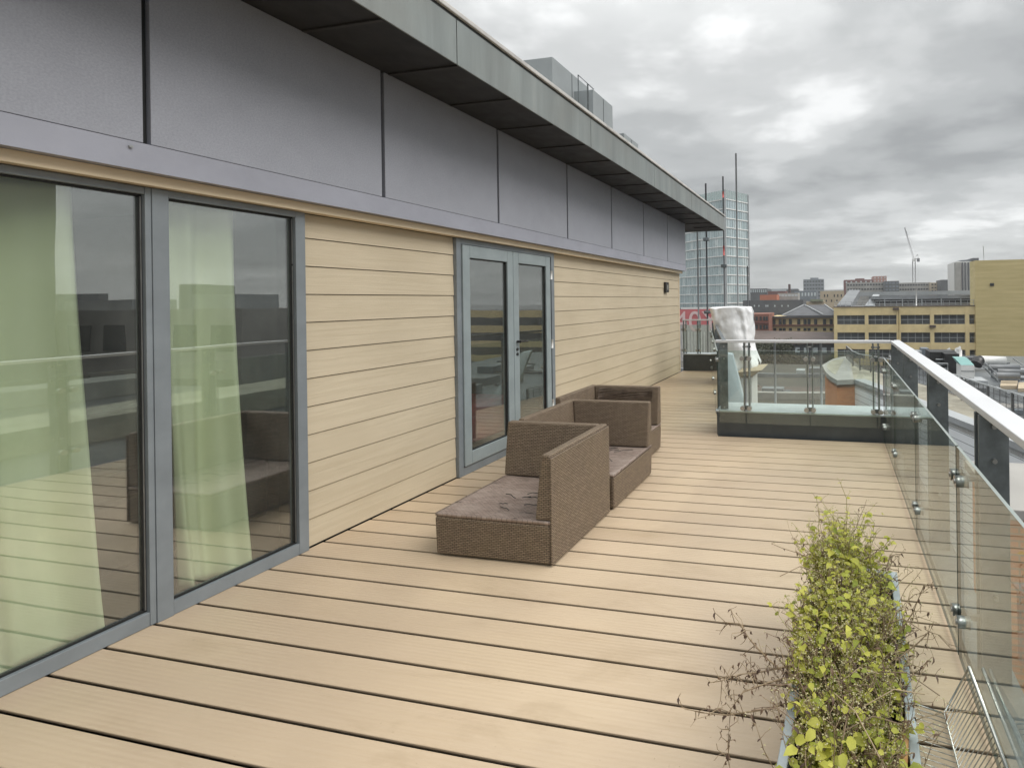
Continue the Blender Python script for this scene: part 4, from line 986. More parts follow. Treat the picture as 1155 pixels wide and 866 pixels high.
# cream ornate building
Yo = 112.0
t = empty('cream_stone_building', atY(905, 370, Yo), 0, 'ornate cream stone building with rows of dark windows and a hipped slate roof', 'building')
a = atY(868, 358, Yo); b = atY(948, 358, Yo)
MB().box(a.x, b.x, Yo, Yo + 14, GZ, a.z + .05).build('wall', M['cream'], t)
def prow(pxs, y0, y1, Y=Yo, w=3.4, mat='dwin', par=t, nm='window'):
    for x in pxs:
        a_ = atY(x - w / 2, y1, Y); b__ = atY(x + w / 2, y0, Y); f_ = MB().box(a_.x, b__.x, Y - 0.12, Y - 0.002, a_.z, b__.z).build(nm, M[mat], par)
prow([873, 880, 884.5, 891.5, 901, 908, 912.5, 920, 930, 937.5], 360, 366)
prow([874, 880.5, 884.5, 891.5, 901, 908, 912.5, 920, 930, 937.5], 370, 373)
pxbox('cornice', M['slate'], t, 866, 941, 356.4, 358.2, Yo - 0.9, 0.9); pxbox('balcony_band', M['brick2'], t, 868, 941, 366.2, 367.3, Yo - 0.6, 0.6)
z0 = atY(868, 356.2, Yo).z; R0 = [atY(868, 356.2, Yo).x, atY(942, 356.2, Yo).x]
mb = MB(); rz = atY(905, 344, Yo + 7).z
xa, xb = atY(907, 344, Yo + 7).x, atY(930, 344, Yo + 7).x
mb.add([(R0[0] + 3, Yo - .5, z0), (R0[1] + 1, Yo - .5, z0), (R0[1] + 1, Yo + 14, z0), (R0[0] + 3, Yo + 14, z0), (xa, Yo + 7, rz), (xb, Yo + 7, rz)], [(0, 1, 5, 4), (1, 2, 5), (2, 3, 4, 5), (3, 0, 4)])
mb.build('roof', M['slate'], t)
mb = MB().bar((R0[0] + 3, Yo - .6, z0 + .1), (xa, Yo + 7, rz + .1), .25, .2); mb.bar((xa, Yo + 7, rz + .1), ((xa + xb) / 2 + 2.2, Yo - .5, z0 + .3), .25, .2); mb.bar((xb, Yo + 7, rz + .1), (R0[1] + 1, Yo - .5, z0 + .1), .25, .2)
mb.build('ridge', M['lmetal'], t)
# red brick arched building
t = empty('red_brick_building', atY(857, 365, 105), 0, 'red brick building with two rows of arched windows left of the cream building', 'building')
pxbox('wall', M['brick'], t, 838, 867, 354, 420, 105, 10)
for y0, y1 in ((357, 361.5), (366.5, 371)): prow([850, 853.5, 858, 862, 865], y0, y1, 105, 2.2, 'dwin', t)
pxbox('band', M['brick2'], t, 838, 867, 363, 364.5, 104.6, .4)
# dark long building behind
t = cityblock(838, 906, 338.5, 128, 14, 'dgrey', 'long low building with a dark brown flat roof behind the cream stone building', name='flat_roofed_building')
prow([851, 856, 864, 866, 874, 882, 889], 344, 346, 128, 1.2, 'wwin', t)
t = empty('beige_building', atY(940, 340, 170), 0, 'beige stone block with small windows beyond the cream building, beside the car park ramp', 'building')
pxbox('wall', M['beige'], t, 926, 952, 328, 400, 170, 12); prow([930, 933.5, 941, 945, 949], 332, 335, 170, 1.2, 'dwin', t); prow([932, 938, 944], 338, 340.5, 170, 1.2, 'dwin', t)
t = empty('pink_building', atY(912, 340, 150), 0, 'small salmon pink building with a green roof beyond the slate roof', 'building'); pxbox('wall', M['beige'], t, 905, 930, 340, 400, 150, 8); pxbox('roof', mottled('moss_roof', (0.2, 0.22, 0.15), .2, 1, .8), t, 914, 928, 337.5, 340, 149, 8)
cityblock(846, 865, 325.5, 260, 20, 'dgrey', 'dark office block with a row of white windows just right of the glass tower', 1, 8, 'wwin', 331, .55, .6)
cityblock(857, 876, 332.5, 200, 12, 'orange', 'building with a bright orange red tiled roof right of the tower', name='orange_roofed_building')
cityblock(866, 886, 328.5, 240, 12, 'brick2', 'dull red brick building behind the orange roof')
cityblock(877, 900, 330.5, 210, 12, 'concrete', 'low white and grey flat roofed building in the middle of the skyline', 1, 6, 'wwin', 336, .8, .35)
cityblock(896, 921, 328, 230, 12, 'bgrey', 'blue grey building with pale window frames below the square tower block', 1, 7, 'wwin', 336, .5, .5)
cityblock(887, 900, 326.5, 300, 12, 'slate', 'dark slate roofed building behind the white flat roofed one')
c = atY(890.5, 330, 280); tag(MB().tube([(c.x, c.y, GZ), (c.x, c.y, atY(890.5, 320.5, 280).z)], [1.2, 0.7], 10).build('chimney', M['brick2'], None, 0, (c.x, c.y, GZ)), 'thin brick factory chimney on the skyline left of the grey tower block', 'chimney')
tb = cityblock(906, 929, 315, 380, 22, 'bgrey', 'square blue grey tower block standing alone on the skyline', 5, 7, 'dwin', 336, .7, .4, name='tower_block')
pxbox('roof_plant', M['bgrey'], tb, 914, 923, 313.2, 314.9, 384, 8)
tb = cityblock(952, 985, 315.5, 300, 20, 'brick2', 'dark red brick block on the skyline above the car park ramp', 1, 6, 'wwin', 321, .3, .4); pxbox('roof_plant', M['brick2'], tb, 965, 975, 314, 315.4, 303, 8)
cityblock(985, 1000, 311.5, 310, 16, 'pink', 'pinkish brown tower block rising over the long white building', 4, 4, 'wwin', 325, .3, .5, name='tower_block')
cityblock(955, 1000, 318.5, 250, 14, 'concrete', 'long low white office building with a ribbon of windows, left half', 2, 14, 'dwin', 329, .7, .35)
cityblock(998, 1014, 317, 240, 14, 'dgrey', 'dark grey block in front of the long white office building', 3, 4, 'bgrey', 329, .7, .5)
cityblock(1014, 1050, 318.8, 250, 14, 'concrete', 'long low white office building with ribbon windows right of the dark block', 2, 12, 'dwin', 329, .7, .35)
cityblock(1050, 1060, 318.8, 245, 14, 'beige', 'cream end block of the long office building', 3, 3, 'dwin', 330, .6, .4)
cityblock(1062, 1072, 315.5, 235, 12, 'dgrey', 'small dark brick tower right of the long office building', 0, 0, name='brick_tower')
cityblock(1072, 1083, 322.5, 240, 12, 'brick2', 'low dark red building between the small tower and the striped tower')
t = empty('striped_tower_block', atY(1090, 330, 200), 0, 'pale grey tower block with dark vertical stripes and a dark lift tower', 'tower block')
pxbox('wall', M['white'], t, 1080, 1099, 294.5, 345, 200, 16); pxbox('lift_tower', M['dgrey'], t, 1097.5, 1104, 291, 345, 199, 18); pxbox('side_wall', M['concrete'], t, 1079, 1084, 296, 345, 198, 3)
for x in (1085.7, 1089, 1092.5, 1096): pxbox('window_strip', M['dgrey'], t, x - .7, x + .7, 296, 332, 199.6, .39)
pxbox('parapet', M['bgrey'], t, 1084, 1098, 293, 294.4, 200, 14)
# distant filler skyline: low roofs
fil = [(846, 905, 333, 400, 'slate', 'band of low dark roofs far away between the tower and the square block'), (900, 960, 329, 520, 'bgrey', 'far blue grey row of roofs behind the square tower block'), (846, 900, 325.8, 900, 'bgrey', 'faint distant ridge of houses left on the horizon'), (955, 1110, 325, 600, 'dgrey', 'dark distant rows of roofs behind the long white offices'), (925, 1000, 326.5, 800, 'concrete', 'pale distant buildings on the horizon in the middle'), (1000, 1100, 327, 330, 'slate', 'low slate coloured roofs right below the crane')]
for a, b, c, Y, m_, lab in fil: cityblock(a, b, c, Y, 30, m_, lab, name='distant_terrace')
# buildings beyond the right edge, seen in the window reflections
block('reflected_tower', 'tall dark teal glass block seen only as a reflection in the nearer window', 'tower', 53, 66, 6, 26.5, GZ, 26, M['dgrey'], 6, 4, M['teal'], None, .8, .7)
rb_ = block('reflected_block', 'long grey roofed building far to the right, visible only as a reflection in the windows', 'building', 40, 76, 30, 50, GZ, 1.4, M['concrete'], 3, 9, M['dwin'], None, .6, .5, 1.2, -12)
for x_, y_, w_, h_ in ((42, 31, 5, 1.2), (50, 33, 2, 2.2), (54, 31, 8, .9), (65, 32, 3, 1.6), (46, 40, 3, 2.0), (40.5, 44, 4, 1.3)):
    MB().box(x_, x_ + w_, y_, y_ + 3, 1.402, 1.4 + h_).build('roof_plant', M[random.choice(['gmetal', 'lmetal', 'brownroof'])], rb_)
block('reflected_wing', 'low pale flat roof to the right, visible only as a reflection in the windows', 'building', 14, 38, 2, 22, GZ, -3.2, M['slate'])
for i_ in (1, 4):
    t = block('reflected_roof', 'low roof strip to the right, visible only as a reflection in the windows', 'roof', 15 + i_ * 4.2, 17.5 + i_ * 4.2 + (i_ % 2), 3, 21, -3.19, -2.6 + .25 * (i_ % 3), M[('lmetal', 'gravel', 'gmetal', 'pboard', 'concrete')[i_]], group='roof strips seen only in the window reflections')
# crane
t = empty('tower_crane', atY(1031, 345, 420), 0, 'pale tower crane with a raised luffing jib on the skyline', 'crane')
mb = MB(); c = atY(1031.2, 330, 420); zt_ = atY(1031.2, 292, 420).z
for sx, sy in ((-1, -1), (1, -1), (1, 1), (-1, 1)): mb.tube([(c.x + sx * 1.1, c.y + sy * 1.1, GZ), (c.x + sx * 1.1, c.y + sy * 1.1, zt_)], 0.22, 4)
z = 0
while z < zt_ - 2: mb.bar((c.x - 1.1, c.y - 1.1, z), (c.x + 1.1, c.y - 1.1, z + 2.2), .2, .2); mb.bar((c.x + 1.1, c.y - 1.1, z + 2.2), (c.x - 1.1, c.y - 1.1, z + 4.4), .2, .2); z += 4.4
M['cranec'] = mottled('crane_paint', (0.6, 0.6, 0.6), 0.1, 1, 0.6)
mb.build('mast', M['cranec'], t)
mb = MB(); a = Vector((c.x, c.y, zt_)); b = atY(1020.5, 257, 420)
for off in ((-.7, 0), (.7, 0), (0, 1.1)): mb.tube([a + Vector((off[0], 0, off[1])), b + Vector((off[0] * .4, 0, off[1] * .4))], 0.2, 4)
for i in range(12):
    p0 = a.lerp(b, i / 12); p1 = a.lerp(b, (i + .5) / 12); p2 = a.lerp(b, (i + 1) / 12); mb.bar(p0 + Vector((-.6, 0, 0)), p1 + Vector((0, 0, 1)), .18, .18); mb.bar(p1 + Vector((0, 0, 1)), p2 + Vector((.6, 0, 0)), .18, .18)
mb.build('jib', M['cranec'], t)
c1 = atY(1035, 287, 420); c2 = atY(1036.5, 292, 420)
mb = MB().tube([a, c1], .25, 4); mb.tube([c1, b], .08, 4); mb.tube([c1, c2], .2, 4); mb.bar(a, c2 + Vector((0, 0, .2)), 1.2, .8); mb.build('counter_jib', M['cranec'], t)
MB().box(c2.x - 1.6, c2.x + .4, c2.y - 1.2, c2.y + 1.2, c2.z - 2.4, c2.z + .3).build('counterweight', M['dgrey'], t)
MB().box(a.x - 1.4, a.x + .3, a.y - 2, a.y - 1, a.z - 2.2, a.z).build('cab', M['white'], t)

ZD = -9.0
t = empty('dark_roofed_building', (-3, 60, GZ), 0, 'low building with a big dark flat roof below the deck, seen through the short balustrade', 'building')
t['label'] = 'low building with a big dark flat roof seen through the short balustrade'
q = N('dark_wet_roof'); fa = q.noise(0.25, 7, 0.65, q.co(scale=(1, 2.2, 1)), 0.6)
M['droof'] = q.fin(q.ramp(fa, [(0.3, (0.045, 0.045, 0.038)), (0.5, (0.075, 0.07, 0.058)), (0.62, (0.05, 0.048, 0.042)), (0.75, (0.13, 0.125, 0.11))]), 0.7)
MB().prism([(-26, 38), (6, 38), (7, 78), (-26, 78)], GZ, ZD).build('roof', M['droof'], t)
def ridge(r0, r1, z, mat, nm):
    mb = MB(); n = 30
    for i in range(n):
        a0, a1 = [math.radians(-150 + 120 * k / n) for k in (i, i + 1)]
        P4 = [(-8 + rr * math.cos(aa), 95 + rr * math.sin(aa)) for rr, aa in ((r0, a0), (r0, a1), (r1, a1), (r1, a0))]
        if all(-26 < p[0] < 6.5 and 38 < p[1] < 78 for p in P4): mb.prism(P4, ZD + .002, ZD + z)
    mb.build(nm, mat, t)
ridge(44.0, 44.8, 0.7, M['concrete'], 'curved_parapet'); ridge(38.5, 43.0, 0.25, M['brownroof'], 'curved_roof_strip'); ridge(30, 30.5, 0.5, M['gmetal'], 'curved_parapet')
random.seed(5)
for i in range(9):
    x, y = random.uniform(-16, 4), random.uniform(46, 74); MB().box(x, x + random.uniform(.8, 2.6), y, y + random.uniform(.8, 2), ZD + .01, ZD + random.uniform(.3, 1.2)).build('roof_vent', M[random.choice(['gmetal', 'dgrey', 'brownroof', 'lmetal'])], t)
# ---- trees down in the street
def leafmat(name, c, c2, trans=0.3):
    q = N(name); oi = q.n('ShaderNodeNewGeometry'); f = q.ramp(oi.outputs['Random Per Island'], [(0, c), (1, c2)]); m = q.fin(f, 0.55)
    if trans:
        tl = q.n('ShaderNodeBsdfTranslucent'); q.link(f, tl.inputs['Color']); ms = q.n('ShaderNodeMixShader', {0: trans}); q.link(q.b.outputs[0], ms.inputs[1]); q.link(tl.outputs[0], ms.inputs[2]); q.link(ms.outputs[0], q.out.inputs[0])
    return m
M['treeleaf'] = leafmat('tree_leaf', (0.025, 0.032, 0.015), (0.07, 0.075, 0.035))
M['bark'] = mottled('bark', (0.08, 0.06, 0.045), 0.2, 3, 0.9)
def tree(px, py, Y, h, w, lab):
    b = atY(px, py, Y); t = empty('street_tree', (b.x, Y, GZ), 0, lab, 'tree', 'trees in the street below')
    zc = b.z
    mb = MB().tube([(b.x, Y, GZ), (b.x + .1, Y, GZ + (zc - GZ) * .6), (b.x, Y, zc)], [0.3, .22, .12], 7)
    for i in range(7):
        a_ = i * 0.9; mb.tube([(b.x, Y, zc - h * .2), (b.x + w * .6 * math.cos(a_), Y + w * .6 * math.sin(a_), zc + h * .4 * random.random())], [.12, .03], 5)
    mb.build('trunk', M['bark'], t)
    mb = MB(); cl = [Vector((random.uniform(-w, w), random.uniform(-w, w), random.uniform(-h, h) * .5)) for _ in range(12)]
    for i in range(2600):
        c_ = random.choice(cl); p_ = Vector((b.x, Y, zc)) + c_ * .75 + Vector([random.gauss(0, .55) for _ in range(3)]) 
        u_ = Vector([random.uniform(-1, 1) for _ in range(3)]).normalized() * .22; v_ = u_.cross(Vector([random.uniform(-1, 1) for _ in range(3)])).normalized() * .18
        mb.add([p_ - u_, p_ + v_, p_ + u_, p_ - v_], [(0, 1, 2, 3)])
    mb.build('crown', M['treeleaf'], t)
tree(857, 402, 82, 3.4, 2.4, 'dark tree at the left of the street group seen through the glass'); tree(872, 401, 84, 3.6, 2.6, 'middle dark tree of the street group seen through the glass')
tree(888, 401, 82, 3.8, 2.8, 'rightmost and largest dark tree of the street group seen through the glass'); tree(848, 400, 88, 4, 2.5, 'small tree partly behind the white sheeting')

# ------------------------------------------------------------------ PLANTER
ang = math.radians(-3.2)
pt = empty('planter_box', (0.046, 1.72, 0), ang, 'zinc grey rectangular trough planter at the front right of the deck', 'planter')
R = MW[pt.name]
PWd, PL0, PL1, PZ = 0.172, -0.62, 0.50, 0.30
def RB(*a, **k):
    mb = MB(); mb.box(*a); mb.v = [R @ v for v in mb.v]; return mb
M['planter'] = mottled('planter_zinc', (0.42, 0.47, 0.49), 0.25, 8, 0.5, 0.2, 0.2, 40)
M['soil'] = mottled('soil', (0.03, 0.022, 0.016), 0.4, 20, 0.95, 0, 0.8, 40)
mb = MB(); tk = 0.014
mb.box(-PWd, PWd, PL0, PL0 + tk, 0.0, PZ); mb.box(-PWd, PWd, PL1 - tk, PL1, 0, PZ); mb.box(-PWd, -PWd + tk, PL0 + tk, PL1 - tk, 0, PZ); mb.box(PWd - tk, PWd, PL0 + tk, PL1 - tk, 0, PZ)
mb.v = [R @ v for v in mb.v]; mb.build('trough', M['planter'], pt, 0.003)
mb = MB(); r_ = 0.016
mb.box(-PWd - 0.012, -PWd + r_, PL0 - .012, PL1 + .012, PZ + .001, PZ + 0.012); mb.box(PWd - r_, PWd + 0.012, PL0 - .012, PL1 + .012, PZ + .001, PZ + 0.012); mb.box(-PWd + r_, PWd - r_, PL1 - r_, PL1 + .012, PZ + .001, PZ + 0.012); mb.box(-PWd + r_, PWd - r_, PL0 - .012, PL0 + r_, PZ + .001, PZ + 0.012)
mb.v = [R @ v for v in mb.v]; mb.build('rim', M['planter'], pt, 0.003)
mb = MB().grid(lambda u, v: R @ Vector((-PWd + tk + (2 * PWd - 2 * tk) * u, PL0 + tk + (PL1 - PL0 - 2 * tk) * v, PZ - 0.06 + 0.02 * mnoise.noise(Vector((u * 6, v * 18, 0))))), 24, 60)
mb.build('soil', M['soil'], pt)

# ---- plants
random.seed(21)
M['leaf'] = leafmat('weed_leaf', (0.36, 0.38, 0.045), (0.70, 0.68, 0.14), 0.42)
M['leafd'] = leafmat('weed_leaf_dark', (0.22, 0.27, 0.04), (0.50, 0.53, 0.09), 0.4)
M['stem'] = leafmat('weed_stem', (0.30, 0.26, 0.09), (0.45, 0.40, 0.17), 0.0)
M['dry'] = leafmat('dry_stem', (0.18, 0.12, 0.075), (0.42, 0.32, 0.20), 0.0)
M['dryleaf'] = leafmat('dry_leaf', (0.07, 0.04, 0.03), (0.22, 0.14, 0.09), 0.15)
M['flower'] = leafmat('tiny_flower', (0.50, 0.44, 0.20), (0.68, 0.64, 0.42), 0.0)
def leaf_geo(mb, p, d, L, w, curl=0.3, nrm=None):
    d = d.normalized(); up = nrm or Vector((random.uniform(-.6, .6), random.uniform(-.6, .6), 1)).normalized()
    s = d.cross(up)
    if s.length < 1e-3: s = Vector((1, 0, 0))
    s.normalize(); n = s.cross(d)
    a = [p, p + d * L * .3 + s * w * .5 + n * L * .06, p + d * L * .68 + s * w * .42 + n * 0.0, p + d * L - n * L * curl, p + d * L * .68 - s * w * .42, p + d * L * .3 - s * w * .5 + n * L * .06, p + d * L * .3 - n * L * .03, p + d * L * .68 - n * L * .07]
    mb.add(a, [(0, 1, 6), (0, 6, 5), (1, 2, 7, 6), (6, 7, 4, 5), (2, 3, 7), (7, 3, 4)], 0, True)
LV, LD, ST, FL, DR, DL = MB(), MB(), MB(), MB(), MB(), MB()
def top_h(yl):   # how high the greenery stands above the rim along the trough
    t = (yl - PL0) / (PL1 - PL0); return 0.11 + 0.13 * max(0, t - 0.25) + 0.03 * math.sin(yl * 17)
def stem(x, y, h, lean, green=True, dens=1.0):
    p = Vector((x, y, PZ - 0.05)); n = 7; pts = [R @ p]; d = Vector((lean[0], lean[1], 1)).normalized(); loc = [p.copy()]
    for i in range(n):
        d = (d + Vector((random.gauss(0, .16), random.gauss(0, .16), random.gauss(0, .05) - (0.05 if not green else 0.02)))).normalized()
        p = p + d * h / n; loc.append(p.copy()); pts.append(R @ p)
    (ST if green else DR).tube(pts, [0.0018 - 0.0001 * i * 1.2 for i in range(n + 1)], 4, 0, False)
    for i in range(2, n + 1):
        q_ = R @ loc[i]
        for s_ in range(2):
            if random.random() > dens * (0.8 if green else 0.35): continue
            a_ = random.uniform(0, 6.28); dd = Vector((math.cos(a_), math.sin(a_), random.uniform(-.2, .5)))
            if green:
                L_ = (.012 + .034 * random.random() ** 1.8) * (1.3 if i < 5 else .8)
                leaf_geo(LV if random.random() < .7 else LD, q_, dd, L_, L_ * random.uniform(.5, .75))
            else:
                L_ = random.uniform(.01, .025); leaf_geo(DL, q_, dd + Vector((0, 0, -.6)), L_, L_ * .35, .6)
        if i > 2:      # branching flower sprays
            for s_ in range(2 if green else 1):
                if random.random() < .75:
                    a_ = random.uniform(0, 6.28); e_ = q_ + Vector((math.cos(a_), math.sin(a_), random.uniform(.4, 1.4))) * random.uniform(.012, .032)
                    (ST if green and random.random() < .7 else DR).tube([q_, (q_ + e_) / 2 + Vector((0, 0, .003)), e_], 0.0008, 3, 0, False)
                    for _ in range(random.choice((1, 2, 3))):
                        c_ = e_ + Vector([random.gauss(0, .005) for _ in range(3)]); r = random.uniform(.0015, .0031)
                        FL.add([c_ + Vector(v) * r for v in ((1, 0, 0), (0, 1, 0), (-1, 0, 0), (0, -1, 0), (0, 0, 1), (0, 0, -1))], [(0, 1, 4), (1, 2, 4), (2, 3, 4), (3, 0, 4), (1, 0, 5), (2, 1, 5), (3, 2, 5), (0, 3, 5)])
for i in range(600):
    y = random.uniform(PL0 + .03, PL1 - .03); x = random.uniform(-PWd + .02, PWd - .02)
    t_ = (y - PL0) / (PL1 - PL0)
    if t_ > 0.75 and x > 0.05 and random.random() < .85: continue
    h = top_h(y) * (1 + 1.1 * mnoise.noise(Vector((x * 9, y * 5, 2.2)))) * random.uniform(.55, 1.15) * (1 - 0.35 * (abs(x) / PWd) ** 2) + 0.05
    h *= 1 - (0.45 if t_ > .55 else .1) * max(0, x / PWd)
    if t_ > .8 and -0.09 < x < 0.03: h *= 1.75
    if y < -.22 and abs(x) > .12: continue
    if x < -.15 + .09 * max(0, (t_ - .45) / .55): x += .05
    g = random.random() < (0.66 if t_ > .7 else (0.42 if t_ > .3 else .5))
    stem(x, y, h, ((0.2 if x > .08 and t_ > .72 else 0.6 if y < -.22 else 2.2) * x + random.gauss(0, .2), random.gauss(0, .18)), g, 1.0)
for i in range(330):      # taller growth towards the far end
    y = random.uniform(-.1, PL1 - .04); x = random.gauss(-.055, .05); x = max(-PWd + .02, min(.07, x)); t_ = max(0, y + .1) / .6
    stem(x, y, random.uniform(.12, .24) + .13 * t_ * math.exp(-((x + .05) / .05) ** 2), (x * .9 + random.gauss(0, .12), random.gauss(0, .14)), random.random() < .86, 1.15)
for i in range(300):     # outer shell of small bright leaves
    y = random.uniform(PL0 + .02, PL1 - .03); x = random.uniform(-PWd - (.02 if y > -.2 else -.03) + .09 * max(0, y / PL1), PWd - (.05 if y > .12 else -.01 if y > -.3 else .03)); t_ = (y - PL0) / (PL1 - PL0)
    z = PZ + (top_h(y) * (1.0 + 0.9 * mnoise.noise(Vector((x * 9, y * 5, 2.2)))) + .04) * (1 - .55 * (abs(x) / PWd) ** 2) + random.gauss(0, .015)
    a_ = random.uniform(0, 6.28); L_ = .010 + .030 * random.random() ** 2; leaf_geo(LV if random.random() < .75 else LD, R @ Vector((x, y, z)), Vector((math.cos(a_), math.sin(a_), random.uniform(-.3, .5))), L_, L_ * .66)
for i in range(330):
    y = random.uniform(-.5, .36); x = random.gauss(.01, .07); x = max(-.15, min(.15, x))
    stem(x, y, random.uniform(.14, .26), (x * 1.2 + random.gauss(0, .35), random.gauss(0, .35)), False, .8)
# low leaves filling the trough
for i in range(760):
    y = random.uniform(PL0 + .02, PL1 - .02); x = random.uniform(-PWd + .01 + .08 * max(0, y / PL1), PWd - (.05 if y > .1 else .01)); t_ = (y - PL0) / (PL1 - PL0)
    if t_ > 0.8 and x > 0.06: continue
    z = PZ + random.uniform(-.04, top_h(y) * .7) * (1 - .5 * (abs(x) / PWd) ** 2)
    a_ = random.uniform(0, 6.28); L_ = random.uniform(.015, .042); leaf_geo(LV if random.random() < .55 else LD, R @ Vector((x, y, z)), Vector((math.cos(a_), math.sin(a_), random.uniform(-.3, .4))), L_, L_ * .62)
# a few broad leaves
for x, y, z in ((-.06, .28, .42), (-.13, .14, .40), (-.02, -.08, .42), (.06, .02, .42), (-.1, -.3, .37), (.1, -.35, .36), (0.02, .3, .44), (.1, .2, .41), (-.15, -.1, .38), (.02, -.45, .35)):
    for _ in range(8):
        a_ = random.uniform(0, 6.28); L_ = random.choice((.016, .022, .028, .034, .042)); xx, yy = x + random.gauss(0, .045), y + random.gauss(0, .07)
        leaf_geo(LD if random.random() < .5 else LV, R @ Vector((max(-PWd, min(PWd - .03, xx)), yy, z - .03 + random.gauss(0, .03) + .03 * mnoise.noise(Vector((xx * 9, yy * 5, 2.2))))), Vector((math.cos(a_), math.sin(a_), random.uniform(-.5, .3))), L_, L_ * .66)
# long straw stalks
for i in range(24):
    x, y = random.uniform(-.15, .15), random.uniform(PL0, .2); a_ = random.uniform(0, 6.28); l_ = random.uniform(.10, .19); z = PZ + random.uniform(.05, .15)
    DR.tube([R @ Vector((x, y, z)), R @ Vector((x + l_ * .5 * math.cos(a_), y + l_ * .5 * math.sin(a_), z + .04)), R @ Vector((x + l_ * math.cos(a_), y + l_ * math.sin(a_), z + .02))], 0.0019, 4, 0, False)
wd = empty('weeds', (0.035, 1.72, PZ - .06), 0, 'tangled yellow green weeds with tiny pale flowers filling the zinc planter', 'plant'); MW[wd.name] = Matrix.Translation((0.035, 1.72, PZ - .06))
LV.build('leaves', M['leaf'], wd)['kind'] = 'stuff'; LD.build('dark_leaves', M['leafd'], wd)['kind'] = 'stuff'; ST.build('stems', M['stem'], wd)['kind'] = 'stuff'; FL.build('flowers', M['flower'], wd)['kind'] = 'stuff'
DR.build('dry_stems', M['dry'], wd)['kind'] = 'stuff'; DL.build('dry_leaves', M['dryleaf'], wd)['kind'] = 'stuff'
# dead branches hanging out
def dead(path, lab, twigs, curl=1.0):
    A, B = MB(), MB()
    P = [Vector(p) for p in path]; A.tube(P, [0.0026 - 0.0015 * i / (len(P) - 1) for i in range(len(P))], 5)
    for i in range(twigs):
        k = random.randint(1, len(P) - 1); p = P[k - 1].lerp(P[k], random.random()); d = Vector((random.gauss(-.3, .6) * (1 if path[0][0] > path[-1][0] else -1), random.gauss(0, .5), random.gauss(.0, .55))).normalized()
        q1 = p + d * random.uniform(.02, .05); q2 = q1 + (d + Vector([random.gauss(0, .5) for _ in range(3)])).normalized() * random.uniform(.01, .03)
        A.tube([p, q1, q2], [0.0014, .001, .0008], 4)
        for q_ in (q1, q2, p):
            if random.random() < .5: L_ = random.uniform(.007, .02); leaf_geo(B, q_, Vector((random.gauss(0, .8), random.gauss(0, .6), -.6)), L_, L_ * .45, .9)
    o = empty('dead_branch', P[0], 0, lab, 'branch', 'dry branches hanging from the planter')
    A.build('twig', M['dry'], o)['kind'] = 'stuff'; B.build('shrivelled_leaf', M['dryleaf'], o)['kind'] = 'stuff'
def pz(px, py, Y): return atY(px, py, Y)
dead([pz(900, 770, 1.50), pz(868, 745, 1.50), pz(845, 720, 1.48), pz(835, 703, 1.48), pz(815, 701, 1.5)], 'dry brown branch reaching up left from the planter', 26)
dead([pz(900, 790, 1.42), pz(860, 800, 1.42), pz(820, 806, 1.4), pz(790, 803, 1.4), pz(768, 797, 1.4)], 'dry brown branch spreading far left over the deck from the planter', 26)
dead([pz(900, 760, 1.45), pz(865, 770, 1.45), pz(838, 780, 1.42), pz(824, 800, 1.4), pz(821, 840, 1.36), pz(822, 862, 1.35)], 'dry brown branch drooping down towards the bottom of the photo', 34)
dead([pz(895, 750, 1.5), pz(860, 757, 1.5), pz(835, 760, 1.47), pz(812, 768, 1.45)], 'bushy dry branch in the middle of the left side of the planter', 34)
dead([pz(1010, 720, 1.75), pz(1030, 690, 1.75), pz(1038, 670, 1.75), pz(1042, 660, 1.75)], 'small dry twig standing up right of the planter', 16)
dead([pz(1010, 745, 1.65), pz(1035, 725, 1.65), pz(1048, 712, 1.65), pz(1060, 716, 1.65)], 'second small dry twig right of the planter, nearer the camera', 14)
dead([pz(1000, 640, 2.1), pz(1004, 625, 2.1), pz(1014, 628, 2.1), pz(1013, 645, 2.1)], 'short curled dry twig at the far end of the planter', 10)
M['bamboo'] = mottled('bamboo_stick', (0.50, 0.27, 0.10), 0.2, 8, 0.5)
s0, s1 = atY(1021, 820, 1.40), atY(1018, 880, 1.28)
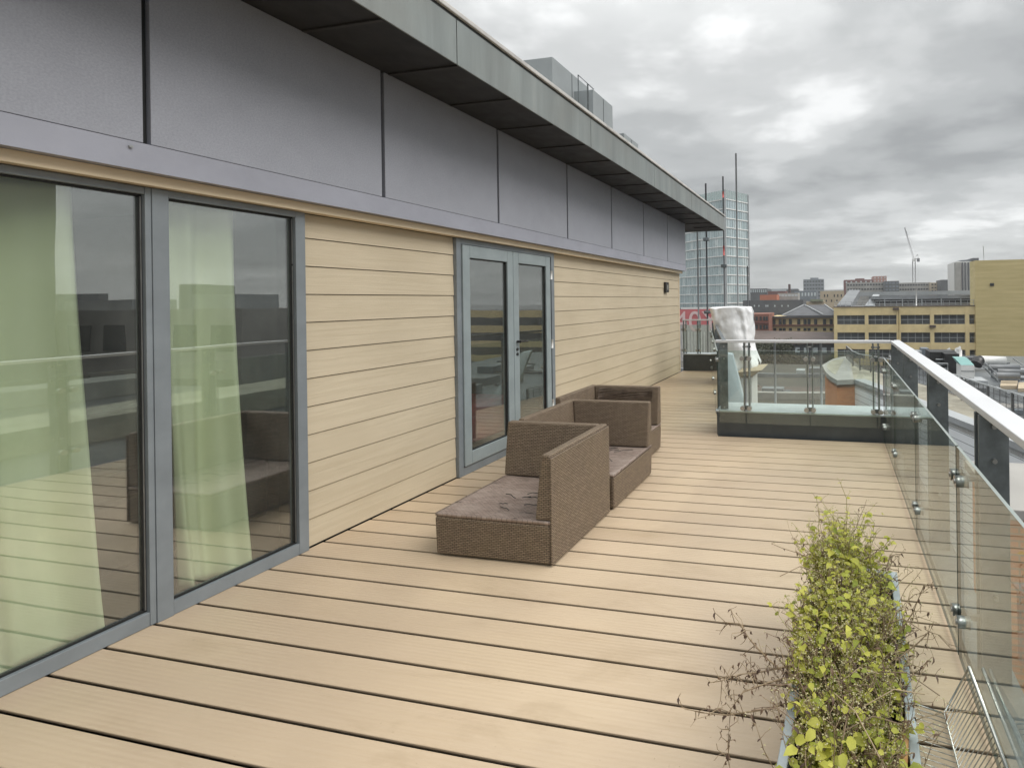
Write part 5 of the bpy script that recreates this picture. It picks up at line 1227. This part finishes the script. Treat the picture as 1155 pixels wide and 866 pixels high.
tag(MB().tube([s0, (s0 + s1) / 2, s1], 0.011, 10).build('wooden_stake', M['bamboo'], None, 0, s1), 'short orange brown wooden stake stuck in the near right corner of the planter', 'stake')

# ---- wire rack
def wires(mb, a, b, c, d, n, r, closed=True):
    """a-b and d-c are the long edges; n wires run from a-b to d-c"""
    for i in range(n + 1):
        t = i / n; mb.tube([a.lerp(b, t), d.lerp(c, t)], r, 5)
rk = empty('wire_rack', (0.42, 1.6, 0), 0, 'folded chrome wire rack leaning against the foot of the right glass balustrade', 'wire rack')
M['chrome'] = mottled('dull_chrome', (0.50, 0.50, 0.47), 0.15, 20, 0.25, 0.9)
a = Vector((0.47, 1.89, 0.165)); b = Vector((0.475, 1.22, 0.165)); c = Vector((0.375, 1.22, 0.008)); d = Vector((0.375, 1.86, 0.008))
mb = MB(); wires(mb, a, b, c, d, 34, 0.0016); mb.build('leaning_grid', M['chrome'], rk)
mb = MB().tube([a, b], 0.007, 8); mb.tube([a, d], 0.0035, 6); mb.tube([d, c], 0.003, 6); mb.build('frame_bar', M['chrome'], rk)
a2, b2, c2, d2 = Vector((.372, 1.85, .014)), Vector((.372, 1.22, .014)), Vector((.24, 1.22, .02)), Vector((.24, 1.88, .02))
mb = MB(); wires(mb, a2, b2, c2, d2, 30, 0.0014); mb.tube([a2, d2], .003, 6); mb.tube([d2, c2], .003, 6); mb.build('flat_grid', M['chrome'], rk)

# ------------------------------------------------------------------ faint damp haze over the city
hz_ = bpy.data.materials.new('haze'); hz_.use_nodes = True; t_ = hz_.node_tree; t_.nodes.clear()
o_ = t_.nodes.new('ShaderNodeOutputMaterial'); pv = t_.nodes.new('ShaderNodeVolumePrincipled')
pv.inputs['Color'].default_value = (0.92, 0.95, 0.97, 1); pv.inputs['Density'].default_value = 0.0006; pv.inputs['Anisotropy'].default_value = 0.2
t_.links.new(pv.outputs[0], o_.inputs['Volume'])
hb = MB().box(-1200, 1400, -60, 1300, GZ - 2.5, 62).build('haze', hz_); hb['kind'] = 'stuff'
